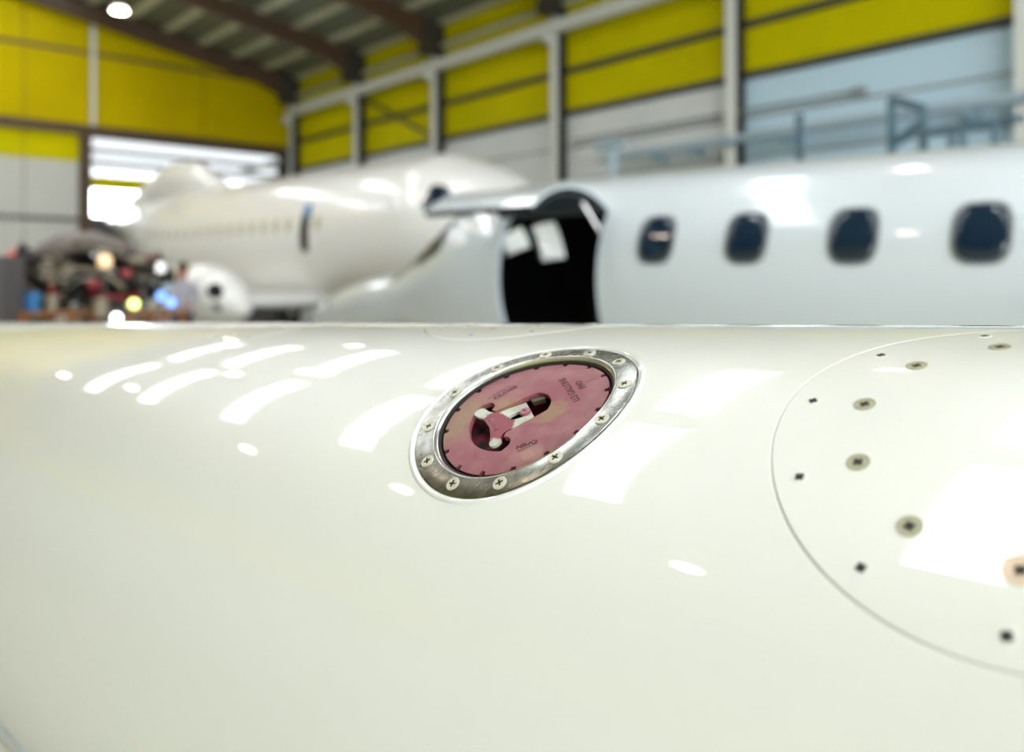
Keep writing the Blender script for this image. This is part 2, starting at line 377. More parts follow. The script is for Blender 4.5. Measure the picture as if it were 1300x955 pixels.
for u in SKYL:
    for (a, b) in ((-2.4, 2.25), (3.25, 7.6)):
        fr = MB()
        def sp(x, y, h): return H(x, y, roof_z(y)+h)
        for (x0, x1, y0, y1) in ((u-HW, u-HW+.04, a, b), (u+HW-.04, u+HW, a, b), (u-HW, u+HW, a, a+.04), (u-HW, u+HW, b-.04, b)):
            fr.box((x0, y0, 0), (x1, y1, .1), sp)
        w = fr.build('window_%d' % nwin, M['bar'], kind='structure'); nwin += 1
        ni, nj = 3, 5
        for i in range(ni):
            for j in range(nj):
                x0 = u-HW+2*HW*i/ni; x1 = u-HW+2*HW*(i+1)/ni; y0 = a+(b-a)*j/nj; y1 = a+(b-a)*(j+1)/nj
                MB().box((x0+.012, y0+.02, .05), (x1-.012, y1-.02, .06), sp).build('pane', M['pane_sky'], w)
        for i in range(1, ni): MB().box((u-HW+2*HW*i/ni-.012, a, .03), (u-HW+2*HW*i/ni+.012, b, .07), sp).build('glazing_bar', M['bar'], w)
        for j in range(1, nj): MB().box((u-HW, a+(b-a)*j/nj-.02, .03), (u+HW, a+(b-a)*j/nj+.02, .07), sp).build('glazing_bar', M['bar'], w)
# high-bay lamps
LAMPS = [(25.9, 7.75), (18.6, 7.8), (12.0, 7.8), (5.2, 7.8), (5.6, -4.1), (10.9, -3.9), (15.8, -3.9), (21.4, -1.0), (26.5, -1.0), (17.6, 1.9), (15.4, 3.0)]
LAMP_LABELS = ['high-bay lamp over the nose of the far white aircraft on the yellow wall side', 'high-bay lamp over the cabin of the business jet on the yellow wall side',
    'high-bay lamp over the tail of the business jet nearest the blue frames', 'high-bay lamp over the open floor nearest left of the camera', 'second high-bay lamp from the camera on the open left side',
    'third high-bay lamp from the camera on the open left side', 'high-bay lamp over the uncovered engine at the left', 'high-bay lamp farthest to the left by the yellow end wall',
    'high-bay lamp near the ridge above the mechanic, farther one', 'high-bay lamp near the ridge above the propeller aircraft, nearer one']
for i, (u, v) in enumerate(LAMPS):
    zr = roof_z(v)-.005; z = 7.72
    lab = 'bright round lamp hanging below the roof by the yellow end wall' if i == 0 else 'round high-bay lamp hanging from the hangar roof above the aircraft'
    if i: lab = LAMP_LABELS[i-1]
    t = thing('ceiling_lamp', lab, 'lamp', H(u, v, zr), None if i == 0 else 'high-bay lamps out of view overhead')
    MB().tube([H(u, v, zr), H(u, v, z+.34)], .012, 6).build('cable', M['dark_steel'], t)
    b = MB(); b.lathe([(.34, .0), (.34, .06), (.25, .09), (.12, .16), (0, .24), (.0, .225), (.12, .14), (.24, .07)], H(u, v, z), (0, 0, 1), 24); b.build('shade', M['dark_steel'], t, True, auto=.6)
    b = MB(); b.lathe([(.0, .0), (.0, .20), (.05, .20), (.08, .12), (.10, .0)], H(u, v, z+.02), (0, 0, 1), 24); b.build('bulb', M['lamp'], t, True, auto=.6)

# guard rail and frames before the right wall
gv = 13.6
def at(px, py, v):       # photograph position on the plane v = const, as hangar coordinates (u, z)
    d = Vector(((px-650)/1100, 1, -(py-360)/1100)); t = v/d.dot(Vv)
    return t*d.dot(Wv), t*d.z
gr = thing('cable_tray', 'long blue-grey tray and rail running across the white wall above the jet', 'rail', H(8, V1-.3, 2.4))
uA, zA = at(762, 187, V1-.4); uB, zB_ = at(1300, 92, V1-.4)
MB().box((0, V1-.50, 2.72), (uA, V1-.34, 2.77), H).build('rail', M['tray'], gr)
MB().box((0, V1-.36, 2.80), (uA, V1-.34, 2.90), H).build('lip', M['pale_steel'], gr)
for px in (832, 880, 998, 1230):
    u, _ = at(px, 100, V1-.4)
    MB().box((u-.04, V1-.48, 2.60), (u+.04, V1, 2.72), H).build('bracket', M['tray'], gr)
cp = thing('wall_pipe', 'thin grey pipe on the pale wall ending below the yellow band', 'pipe', H(10, V1-.1, 3.3))
u0, z0 = at(1095, 108, V1-.12)
MB().tube([H(u0, V1-.12, 3.38), H(14.6, V1-.12, 3.38)], .03).build('pipe', M['bar'], cp)
MB().tube([H(u0-.05, V1-.12, 3.38), H(u0+.2, V1-.12, 3.38)], .07).build('end_fitting', M['bar'], cp)
def frame_thing(name, label, pts, r, ft, m, v, cat='frame'):
    t = thing(name, label, cat, H(at(*pts[0][0], v)[0], v, FLOOR))
    for seg in pts:
        P = []
        for (px, py) in seg:
            u, z = at(px, py, v); P.append(H(u, v, z))
        MB().tube(P, r, 8).build('tube', m, t)
    return t
def to_floor(px, v): return (px, 360+1100*EYE/(v/Vector(((px-650)/1100, 1, 0)).dot(Vv)))
def post(px, py, v): return [(px, py), to_floor(px, v)]
frame_thing('steel_post', 'blue-grey post with wide head standing above the open jet door', [post(778, 190, 13), [(757, 186), (792, 181)]], .10, 0, M['pale_steel'], 13, 'post')
frame_thing('steel_post', 'slim blue-grey post above the third cabin window', [post(1015, 145, 13.4)], .07, 0, M['blue_steel'], 13.4, 'post')
frame_thing('access_frame', 'large dark blue steel frame with diagonal brace behind the jet', [post(1132, 124, 13), [(1132, 126), (1172, 138)], post(1172, 136, 13), [(1136, 182), (1170, 157)]], .07, 0, M['blue_steel'], 13)
frame_thing('access_frame', 'smaller dark blue steel frame near the right edge', [post(1222, 150, 12.6), [(1222, 150), (1252, 162)], post(1208, 172, 12.6), [(1180, 168), (1300, 150)], post(1264, 155, 12.6)], .055, 0, M['blue_steel'], 12.6)

# ------------------------------------------------------------------ aircraft bodies
DN = Vector((-.728, .685, 0)).normalized(); MN = Vector((-.685, -.728, 0)).normalized()    # towards the noses, and sideways towards the camera
def hermite(tab, x):
    if x <= tab[0][0]: return tab[0][1:]
    if x >= tab[-1][0]: return tab[-1][1:]
    for i in range(len(tab)-1):
        if tab[i][0] <= x <= tab[i+1][0]: break
    x0, x1 = tab[i][0], tab[i+1][0]; h = x1-x0; t = (x-x0)/h; out = []
    for c in range(1, len(tab[0])):
        y0, y1 = tab[i][c], tab[i+1][c]; d = (y1-y0)/h
        def sl(j):
            if j <= 0 or j >= len(tab)-1: return d
            a = (tab[j][c]-tab[j-1][c])/(tab[j][0]-tab[j-1][0]); b = (tab[j+1][c]-tab[j][c])/(tab[j+1][0]-tab[j][0])
            return 0 if a*b <= 0 else 2*a*b/(a+b)
        m0, m1 = sl(i), sl(i+1)
        out.append((2*t**3-3*t*t+1)*y0+(t**3-2*t*t+t)*h*m0+(-2*t**3+3*t*t)*y1+(t**3-t*t)*h*m1)
    return out
class Body:
    def __init__(s, o, tab, sgn=1): s.o = Vector(o); s.tab = tab; s.sgn = sgn
    def P(s, x, ph, off=0.):
        zc, hw, hh = hermite(s.tab, x)
        hw += off; hh += off
        return s.o+DN*x*s.sgn+MN*hw*math.cos(ph)+Vector((0, 0, zc+EYE+hh*math.sin(ph)))
    def shell(s, xs, phs, skip, off=0., flip=False):
        b = MB(); n = len(phs)
        idx = {}
        for i in range(len(xs)-1):
            for k in range(n):
                xm = (xs[i]+xs[i+1])/2; p0 = phs[k]; p1 = phs[(k+1) % n]+(2*PI if k == n-1 else 0)
                if skip(xm, math.degrees((p0+p1)/2)): continue
                q = []
                for (a, c) in ((i, k), (i+1, k), (i+1, (k+1) % n), (i, (k+1) % n)):
                    if (a, c) not in idx: idx[(a, c)] = len(b.v); b.v.append(s.P(xs[a], phs[c], off))
                    q.append(idx[(a, c)])
                b.f.append(tuple(q if not flip else q[::-1])); b.m.append(0)
        return b
    def patch(s, x0, x1, p0, p1, off, n=14, power=3., th=.012, m=6, lean=0.):
        # rounded-rectangle plate lying on the skin; p in degrees
        b = MB(); cx, cp = (x0+x1)/2, (p0+p1)/2; hx, hp = (x1-x0)/2, (p1-p0)/2
        def pt(r, a, o):
            c, q = math.cos(a), math.sin(a)
            X = math.copysign(abs(c)**(2/power), c)*hx*r; Y = math.copysign(abs(q)**(2/power), q)*hp*r
            return s.P(cx+X+lean*Y/max(hp, .01), math.radians(cp+Y), o)
        n = 28
        vs = [s.P(cx, math.radians(cp), off)]
        for r in (.4, .75, 1): vs += [pt(r, 2*PI*k/n, off) for k in range(n)]
        vs += [pt(1, 2*PI*k/n, off-th) for k in range(n)]
        fs = [(0, 1+k, 1+(k+1) % n) for k in range(n)]
        for r in range(3):
            for k in range(n):
                a = 1+r*n; fs.append((a+k, a+n+k, a+n+(k+1) % n, a+(k+1) % n))
        return b.add(vs, fs)
    def ringp(s, x0, x1, p0, p1, w, off, power=3.):
        cx, cp = (x0+x1)/2, (p0+p1)/2; hx, hp = (x1-x0)/2, (p1-p0)/2; n = 28; vs = []; b = MB()
        for (g, o) in ((1, off-.012), (1, off), (1+w/hx, off), (1+w/hx, off-.02)):
            for k in range(n):
                a = 2*PI*k/n; c, q = math.cos(a), math.sin(a)
                X = math.copysign(abs(c)**(2/power), c)*hx*g; Y = math.copysign(abs(q)**(2/power), q)*hp*(1+(g-1)*.8)
                vs.append(s.P(cx+X, math.radians(cp+Y), o))
        fs = [(r*n+k, (r+1)*n+k, (r+1)*n+(k+1) % n, r*n+(k+1) % n) for r in range(3) for k in range(n)]
        return b.add(vs, fs)
def wheelset(parent, P, zt, r, w, name='landing_gear'):
    g = MB().tube([P+Vector((0, 0, zt+EYE)), Vector((P.x, P.y, r))], .05).build(name, M['metal'], parent)
    b = MB(); ax = MN
    b.lathe([(-w/2, .0), (-w/2, r*.5), (-w/2, r*.85), (-w*.3, r), (w*.3, r), (w/2, r*.85), (w/2, r*.5), (w/2, 0)], Vector((P.x, P.y, r))+MN*.0, ax, 28)
    b.build('tyre', M['rubber'], g, True, auto=.7)
# ---- near jet
TJ = [(-9.2, .40, .05, .05), (-8, .27, .30, .36), (-6.6, .12, .58, .70), (-5, 0.0, .78, .93), (-3, -.012, .82, .969), (0, .03, .82, .969), (1.8, .055, .82, .969), (2.35, .04, .79, .93),
      (2.85, -.02, .71, .80), (3.3, -.09, .61, .58), (3.8, -.17, .53, .36), (4.4, -.235, .47, .33), (5.0, -.305, .37, .285), (5.45, -.375, .26, .205), (5.75, -.44, .16, .12), (5.93, -.485, .06, .045), (5.97, -.49, .003, .003)]
J = Body((1.697, 7.571, 0), TJ)
jet = thing('business_jet', 'sleek white business jet with its side door raised and dark cabin windows', 'aircraft', Vector((1.7, 7.6, 0)))
D0, D1 = .57, 1.77
PH0, PH1 = -46, 39
xs = sorted(set([round(-9.2+.3*i, 3) for i in range(42)]+[round(2.2+.1*i, 3) for i in range(37)]+[5.93, 5.97, D0, D1, 2.2, 2.54, 2.62, 2.95]))
xs = [x for x in xs if x <= 5.97 and not (D0 < x < D0+.02)]
phd = sorted(set(list(range(-180, 180, 6))+[PH0, PH1, 131, 135, 151, 165]))
phs = [math.radians(p) for p in phd]
def skipj(x, p):
    if D0 < x < D1 and PH0 < p < PH1: return True
    if 2.2 < x < 2.54 and 135 < p < 165: return True
    if 2.62 < x < 2.95 and 131 < p < 151: return True
    return False
J.shell(xs, phs, skipj).build('fuselage', M['jet'], jet, True)
xin = [x for x in xs if -1 <= x <= 3.0]
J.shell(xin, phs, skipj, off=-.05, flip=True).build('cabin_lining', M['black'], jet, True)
bk = MB()
for x in (-1.0, 3.0):
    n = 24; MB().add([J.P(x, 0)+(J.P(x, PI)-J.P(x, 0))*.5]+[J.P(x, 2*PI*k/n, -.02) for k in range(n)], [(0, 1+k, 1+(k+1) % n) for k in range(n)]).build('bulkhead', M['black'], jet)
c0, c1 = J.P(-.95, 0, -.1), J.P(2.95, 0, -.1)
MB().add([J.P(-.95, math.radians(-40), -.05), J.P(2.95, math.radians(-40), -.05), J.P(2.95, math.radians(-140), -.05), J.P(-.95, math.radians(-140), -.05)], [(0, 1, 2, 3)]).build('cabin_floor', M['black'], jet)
st = MB(); q = J.P(1.25, 0)-MN*1.0
st.box((0, 0, 0), (1, 1, 1), lambda a, b, c: q+DN*(-.75+.45*a)+MN*(.5*b)+Vector((0, 0, -.95+.75*c)))
st.box((0, 0, 0), (1, 1, 1), lambda a, b, c: q+DN*(-.85+.14*a)+MN*(.5*b)+Vector((0, 0, -.3+.75*c)))
st.build('cabin_seat', M['liner'], jet)
for (a, b_, p0, p1) in ((2.2, 2.54, 135, 165), (2.62, 2.95, 131, 151)):
    gl = J.patch(a, b_, p0, p1, .0, power=8)
    gm = M.get('clear')
    if gm is None:
        gm = mat('clear_glass', (.9, .95, 1), .02); nt = gm.node_tree
        tr = nt.nodes.new('ShaderNodeBsdfTransparent'); tr.inputs[0].default_value = (.9, .94, .95, 1); mx = nt.nodes.new('ShaderNodeMixShader'); mx.inputs[0].default_value = .08
        nt.links.new(tr.outputs[0], mx.inputs[1]); nt.links.new(nt.nodes['Principled BSDF'].outputs[0], mx.inputs[2])
        nt.links.new(mx.outputs[0], nt.nodes['Material Output'].inputs[0]); M['clear'] = gm
    gl.build('cockpit_side_window', gm, jet, True)
# frame of the door opening
b = MB()
ex = [(D0, math.radians(PH0+(PH1-PH0)*k/16)) for k in range(17)]+[(D0+(D1-D0)*k/6, math.radians(PH1)) for k in range(1, 7)]+[(D1, math.radians(PH1-(PH1-PH0)*k/16)) for k in range(1, 17)]
vs = [J.P(x, p, o) for x, p in ex for o in (.004, -.055)]
b.add(vs, [(2*i, 2*i+2, 2*i+3, 2*i+1) for i in range(len(ex)-1)]); b.build('door_frame', M['jet'], jet)
for k in range(5):
    x = -.797*k; zc = hermite(TJ, x)[0]
    w = J.patch(x-.155, x+.155, 8.5, 31.5, .004, power=3.2)
    pane = w.build('cabin_window', M['glass_dark'], jet, True)
    J.ringp(x-.155, x+.155, 8.5, 31.5, .022, .009, 3.2).build('window_frame', M['rim'], pane, True, auto=.5)
# windshield: three panels wrapping the slope
for (x0, x1, p0, p1) in ((2.72, 3.22, 24, 66), (3.28, 3.78, 34, 84), (3.0, 3.72, 92, 140)):
    pane = J.patch(x0, x1, p0, p1, .004, power=5).build('windshield_panel', M['pale_steel'] if p0 == 99 else M['glass_dark'], jet, True)
    J.ringp(x0, x1, p0, p1, .03, .008, 5).build('windshield_frame', M['rim'], pane, True, auto=.5)
J.patch(5.15, 5.27, 8, 26, .004, power=2).build('nose_vent', M['black'], jet, True)
# raised door: curved panel hinged at the top of the opening
hp = J.P(0, math.radians(PH1), 0)-J.P(0, 0, 0)
sp_, wr = math.radians(78), .80
def doorpt(x, t, off):
    # t 0 at the hinge .. 1 at the lip; arc bulging upwards
    h = J.P(x, math.radians(PH1))
    a = sp_*(t-.5); ch = 2*wr*math.sin(sp_/2); ti = math.radians(-2)
    yy = (wr+off)*math.sin(a)+wr*math.sin(sp_/2); zz = (wr+off)*math.cos(a)-wr*math.cos(sp_/2)
    y2 = yy*math.cos(ti)-zz*math.sin(ti); z2 = yy*math.sin(ti)+zz*math.cos(ti)
    return h+MN*y2+Vector((0, 0, z2+.0))
for (nm, o0, o1, mm, inset) in (('door_skin', .0, -.03, 'jet', 0), ('door_lining', -.031, -.075, 'liner', .03)):
    b = MB(); nx, nt_ = 6, 20; x0, x1 = D0+.01+inset, D1+.07-inset
    for o in (o0, o1):
        for i in range(nx+1):
            for j in range(nt_+1): b.v.append(doorpt(x0+(x1-x0)*i/nx, inset+(1-2*inset)*j/nt_, o))
    S_ = (nx+1)*(nt_+1); I = lambda s, i, j: s*S_+i*(nt_+1)+j
    for i in range(nx):
        for j in range(nt_):
            b.f.append((I(0, i, j), I(0, i, j+1), I(0, i+1, j+1), I(0, i+1, j))); b.f.append((I(1, i, j), I(1, i+1, j), I(1, i+1, j+1), I(1, i, j+1)))
    for i in range(nx):
        b.f.append((I(0, i, 0), I(0, i+1, 0), I(1, i+1, 0), I(1, i, 0))); b.f.append((I(0, i, nt_), I(1, i, nt_), I(1, i+1, nt_), I(0, i+1, nt_)))
    for j in range(nt_):
        b.f.append((I(0, 0, j), I(1, 0, j), I(1, 0, j+1), I(0, 0, j+1))); b.f.append((I(0, nx, j), I(0, nx, j+1), I(1, nx, j+1), I(1, nx, j)))
    b.m = [0]*len(b.f)
    if nm == 'door_skin': door = b.build('raised_door', M[mm], jet, True, auto=.6, label='white curved door panel swung up and outwards')
    else: b.build('door_lining', M[mm], door, True, auto=.6)
for x in (D0+.02, D1+.03):       # dark seal along the door's end edges
    MB().tube([doorpt(x+.015, t/14, -.03) for t in range(15)], .028, 8).build('door_seal', M['black'], door, True)
MB().tube([doorpt(D0+.02, 1, -.03), doorpt(D1+.05, 1, -.03)], .028, 8).build('door_seal', M['black'], door, True)
MB().tube([doorpt(D0+.12, .22, -.07), J.P(D0+.03, math.radians(24), -.05)], .014, 8).build('door_strut', M['metal'], door)
wheelset(jet, J.P(3.6, -PI/2), -.45, .22, .14)
for s in (-1, 1):
    p = J.P(-3.4, -PI/2)+MN*1.2*s
    wheelset(jet, p, -.45, .3, .18)
wg = MB()
for s in (-1, 1):
    o = J.P(-3.2, 0)-MN*.8
    o.z = EYE-.42
    pts = [(-1.1, .55, .10), (1.1, .55, .10), (.5, 4.2, .04), (-.5, 4.2, .04)]
    wg.add([o+DN*a+MN*b_*s+Vector((0, 0, h*q)) for q in (-1, 1) for a, b_, h in pts], [(0, 1, 2, 3), (7, 6, 5, 4), (0, 4, 5, 1), (1, 5, 6, 2), (2, 6, 7, 3), (3, 7, 4, 0)])
# the near wing would sweep under the photographed tank, so only the far one is carried through
wg.f = wg.f[6:]; wg.m = wg.m[6:]
WV = wg.v[8:]; wgo = MB(); wgo.add(WV, [(0, 1, 2, 3), (7, 6, 5, 4), (0, 4, 5, 1), (1, 5, 6, 2), (2, 6, 7, 3), (3, 7, 4, 0)]) if 0 else None

# ---- large white aircraft beyond
TF = [(-17.4, 1.95, .06, .06), (-15.5, 1.7, .42, .45), (-13.2, 1.35, .95, 1.0), (-11, 1.02, 1.36, 1.4), (-9, .92, 1.5, 1.5), (-1.6, .92, 1.5, 1.5), (-.8, .84, 1.40, 1.36), (-.15, .72, 1.20, 1.16), (.15, .50, 1.05, .72), (.7, .42, .82, .62), (1.1, .36, .5, .38), (1.35, .34, .2, .15), (1.42, .34, .01, .01)]
F = Body((0.1, 15.0, 0), [(-t[0],)+t[1:] for t in TF][::-1])
far = thing('propeller_airliner', 'large white aircraft with a row of small beige windows behind the jet', 'aircraft', Vector((-3, 18, 0)))
fxs = [-17.4+.4*i for i in range(40)]+[-1.6+.1*i for i in range(30)]+[1.35, 1.42]
F.shell(sorted(set(round(-x, 3) for x in fxs if x <= 1.42)), [math.radians(p) for p in range(-180, 180, 5)], lambda a, b: False).build('fuselage', M['jet_warm'], far, True)
for i in range(16):
    x = 4.87+.462*i
    F.patch(x-.075, x+.075, 4, 14.5, .004, power=4).build('cabin_window', M['beige_win'], far, True)
F.patch(3.78, 3.93, 4, 14.5, .004, power=4).build('cabin_window', M['beige_win'], far, True)
dd_ = F.patch(4.14, 4.42, -12, 24, .01, power=4).build('emergency_exit', M['black'], far, True, label='tall dark exit opening')
F.patch(4.16, 4.40, 14, 25, .02, power=4).build('blue_cover', M['blue'], dd_, True)
F.patch(.50, .95, 14, 38, .006, power=4).build('cockpit_window', M['glass_dark'], far, True)
F.patch(-.12, .10, 20, 46, .006, power=4).build('cockpit_window', M['pale_steel'], far, True)
# dorsal intake fairing and fin
b = MB(); rr = [(9.6, 2.30, .02, .02), (10.6, 2.50, .30, .32), (11.6, 2.75, .48, .52), (12.6, 2.8, .5, .5), (14.2, 2.6, .36, .3)]
n = 20; vs = []
for x, zc, a, c in rr: vs += [F.o+DN*x+MN*a*math.cos(2*PI*k/n)+Vector((0, 0, EYE+zc+c*math.sin(2*PI*k/n))) for k in range(n)]
b.add(vs, [(i*n+k, i*n+(k+1) % n, (i+1)*n+(k+1) % n, (i+1)*n+k) for i in range(len(rr)-1) for k in range(n)]+[tuple((len(rr)-1)*n+k for k in range(n))])
b.build('dorsal_fairing', M['jet_warm'], far, True, auto=.8)
b = MB(); o = F.o+DN*14.2+Vector((0, 0, EYE))
b.add([o+DN*a+Vector((0, 0, z))+MN*t for t in (-.06, .06) for a, z in ((-1.2, 2.3), (1.6, 2.0), (1.4, 2.5), (.2, 2.8))], [(0, 3, 2, 1), (4, 5, 6, 7), (0, 1, 5, 4), (1, 2, 6, 5), (2, 3, 7, 6), (3, 0, 4, 7)])
b.build('tail_fin', M['jet_warm'], far)
# engine nacelle with dark intake on the near side
npos = Vector((-5.45, 15.6, 0)); nz = -.18
NT = [(-2.4, -.05, .52, .48), (-1.2, 0, .58, .56), (0, 0, .56, .54), (.6, -.10, .46, .44), (1.0, -.20, .30, .27), (1.22, -.26, .12, .10), (1.27, -.27, .003, .003)]
NC = Body(npos, [(x, nz+z, a, c) for x, z, a, c in NT])
nsg = []
NCd = NC
nc = NC.shell([round(-2.4+.1*i, 3) for i in range(37)]+[1.22, 1.25, 1.27], [math.radians(p) for p in range(-180, 180, 8)], lambda a, b: False)
# nacelle points to the right: mirror along its axis
for v in nc.v:
    d = (v-npos).dot(DN); v -= DN*2*d
nc.f = [f[::-1] for f in nc.f]
nac = nc.build('engine_nacelle', M['jet_warm'], far, True)
def ncp(x0, x1, p0, p1, nm, mm):
    q = NC.patch(x0, x1, p0, p1, .006, power=2)
    for v in q.v:
        d = (v-npos).dot(DN); v -= DN*2*d
    q.f = [f[::-1] for f in q.f]; q.build(nm, mm, nac, True)
ncp(.66, .96, 14, 56, 'intake', M['black']); ncp(.84, 1.0, -22, 4, 'drain', M['cabinet'])
b = MB(); o = Vector((-5.0, 16.4, EYE-.28))
b.add([o+DN*a+MN*w+Vector((0, 0, h)) for h in (-.12, .12) for a, w in ((-.2, .6), (2.4, .6), (2.6, -2.9), (-.4, -2.9))], [(0, 3, 2, 1), (4, 5, 6, 7), (0, 1, 5, 4), (1, 2, 6, 5), (2, 3, 7, 6), (3, 0, 4, 7)])
b.build('wing', M['jet_warm'], far)
for x, s in ((.6, 0), (8.5, 1), (8.5, -1)):
    wheelset(far, F.P(x, -PI/2)+MN*.9*s, -.5, .35, .22)

# ------------------------------------------------------------------ engine and clutter at the left
def pw(px, py, D): return Vector(((px-650)/1100*D, D, EYE-(py-360)/1100*D))
ED = 11.2
eng = thing('aircraft_engine', 'uncovered aircraft engine with tan cowling and tangled dark pipework on a stand', 'engine', Vector((pw(120, 360, ED).x, ED, 0)))
EX = Vector((.93, .36, 0)).normalized(); EYv = Vector((.36, -.93, 0)).normalized()
ec = pw(118, 352, ED)
def ep(a, b, c): return ec+EX*a+EYv*b+Vector((0, 0, c))
b = MB(); b.lathe([(-.86, .0), (-.86, .30), (-.74, .38), (-.3, .40), (0, .30), (.5, .32), (.9, .24), (1.0, .0)], ep(0, 0, -.02), EX, 28); b.build('engine_core', M['engine_dk'], eng, True, auto=.6)
for x, r in ((-.80, .40), (-.35, .44), (.3, .38), (.8, .32)):
    MB().tube([ep(x, r*math.cos(2*PI*k/28), r*math.sin(2*PI*k/28)) for k in range(28)], .035, 8, closed=True).build('casing_ring', M['engine_dk'], eng, True)
# cowling lid, curved plate above
b = MB(); n = 16
for (x, o) in ((-.62, -.14), (-.4, -.02), (.0, .03), (.45, -.10)):
    for rr_ in (.56, .585):
        for k in range(n+1):
            a = math.radians(35+110*k/n); b.v.append(ep(x, (rr_+o)*math.cos(a), (rr_+o)*math.sin(a)-.02))
m_ = n+1
for i in range(3):
    for k in range(n):
        a = i*2*m_+k; b.f.append((a, a+1, a+2*m_+1, a+2*m_)); a += m_; b.f.append((a, a+2*m_, a+2*m_+1, a+1))
for k in range(n):
    b.f.append((k, k+m_, k+m_+1, k+1)); e = 6*m_; b.f.append((e+k, e+k+1, e+k+m_+1, e+k+m_))
b.m = [0]*len(b.f); b.build('cowling', M['tan'], eng, True, auto=.5)
b = MB()
for k in range(7):
    a = 2*PI*k/7; b.add([ep(-.52+q*.05, .12+.34*math.cos(a+s)*r, .05+.30*math.sin(a+s)*r) for q in (0, 1) for r, s in ((.2, 0), (1, -.22), (1, .22))], [(0, 1, 2), (3, 5, 4), (0, 3, 4, 1), (1, 4, 5, 2), (2, 5, 3, 0)])
fan_c = ep(-.36, .44, .10)
fb = MB()
for k in range(9):
    a = 2*PI*k/9
    d1 = EX*math.cos(a)+Vector((0, 0, math.sin(a))); d2 = EX*math.cos(a+.42)+Vector((0, 0, math.sin(a+.42)))
    vsf = [fan_c+d1*.04, fan_c+d1*.20, fan_c+d2*.20, fan_c+d2*.04]
    fb.add(vsf+[v-EYv*.03 for v in vsf], [(0, 1, 2, 3), (7, 6, 5, 4), (0, 4, 5, 1), (1, 5, 6, 2), (2, 6, 7, 3), (3, 7, 4, 0)])
fb.build('fan_wheel', M['cream'], eng)
def arcpipe(c, r, a0, a1, off, rad, m, n=12):
    return MB().tube([ep(c[0]+r*math.cos(math.radians(a0+(a1-a0)*k/n)), off, c[1]+r*math.sin(math.radians(a0+(a1-a0)*k/n))) for k in range(n+1)], rad, 8).build('pipe', m, eng, True)
arcpipe((-.42, .08), .33, 170, 300, .48, .035, M['tan'])
arcpipe((-.40, .08), .42, 150, 320, .50, .04, M['engine_dk'])
arcpipe((-.1, -.5), .6, 35, 120, .46, .03, M['cream'])
for k in range(34):
    x = random.uniform(-.8, .95); z = random.uniform(-.32, .36)
    P = [ep(x, .40, z)]
    for j in range(4):
        x += random.uniform(-.16, .22); z += random.uniform(-.13, .13); P.append(ep(max(-.9, min(1., x)), .36+random.uniform(0, .14), max(-.42, min(.42, z))))
    MB().tube(P, random.choice((.012, .018, .026)), 6).build('pipe', M[random.choice(('engine_dk', 'engine_dk', 'redpaint', 'metal', 'engine_dk', 'tan', 'cabinet', 'engine_dk'))], eng, True)
for (x, z, sx, sz, mm) in ((.16, .30, .16, .10, 'lamp_o'), (.55, .22, .2, .09, 'cream'), (.42, .05, .13, .10, 'redpaint'), (.62, -.02, .16, .07, 'tan'), (.05, -.08, .16, .09, 'redpaint'), (.82, .12, .12, .14, 'metal'), (.9, -.14, .14, .11, 'pale_steel')):
    MB().box((x-sx/2, .42, z-sz/2), (x+sx/2, .52, z+sz/2), ep).build('accessory', M['cream'] if mm == 'lamp_o' else M[mm], eng, bevel=.015)
for x in (-.6, .6):
    for y in (-.3, .3):
        MB().tube([ep(x, y, -.1), ep(x*1.1, y*1.3, -ec.z+.03)], .035, 8).build('stand_leg', M['cabinet'], eng)
MB().tube([ep(-.9, .42, -.44), ep(.9, .42, -.44)], .04, 8).build('stand_rail', M['cabinet'], eng)
def crate(px, py, D, w, d, h, m, name, label, cat, group=None):
    p = pw(px, py, D); t = thing(name, label, cat, Vector((p.x, p.y, 0)), group)
    return t, p
# wooden bench carrying loose things in front of the engine
for (x0, x1, D, lab) in ((42, 112, 9.7, 'orange-brown wooden bench below the engine at the left'), (172, 226, 9.4, 'orange-brown wooden bench beside the white nacelle')):
    a = pw(x0, 395, D); c = pw(x1, 395, D)
    t = thing('wooden_bench', lab, 'bench', Vector(((a.x+c.x)/2, D, 0)))
    for k in range(4): MB().box((a.x, D-.3+.16*k, a.z-.05), (c.x, D-.3+.16*k+.145, a.z)).build('plank', M['wood'], t)
    for x in (a.x+.05, c.x-.05):
        for y in (D-.27, D+.28): MB().box((x-.035, y-.035, 0), (x+.035, y+.035, a.z-.05)).build('leg', M['wood'], t)
bz = pw(14, 395, 9.7).z
def small(px, D, z, name, label, cat, fn):
    p = pw(px, 360, D); p.z = z
    t = thing(name, label, cat, p); fn(t, p); return t
t = thing('tool_cabinet', 'grey metal cabinet at the left edge beside the engine', 'cabinet', Vector((pw(-6, 360, 9.3).x, 9.3, 0)))
p = pw(-6, 325, 9.3)
MB().box((p.x-.22, 9.1, .05), (p.x+.18, 9.55, p.z)).build('body', M['cabinet'], t, bevel=.01)
for k in range(5):
    z = .15+k*.30
    dr = MB().box((p.x-.20, 9.08, z), (p.x+.16, 9.10, z+.27)).build('drawer', M['cabinet'], t, bevel=.004)
    MB().tube([Vector((p.x-.1, 9.06, z+.22)), Vector((p.x+.06, 9.06, z+.22))], .008, 6).build('handle', M['metal'], dr)
for x in (-.18, .14): MB().box((p.x+x, 9.12, 0), (p.x+x+.04, 9.5, .05)).build('foot', M['rubber'], t)
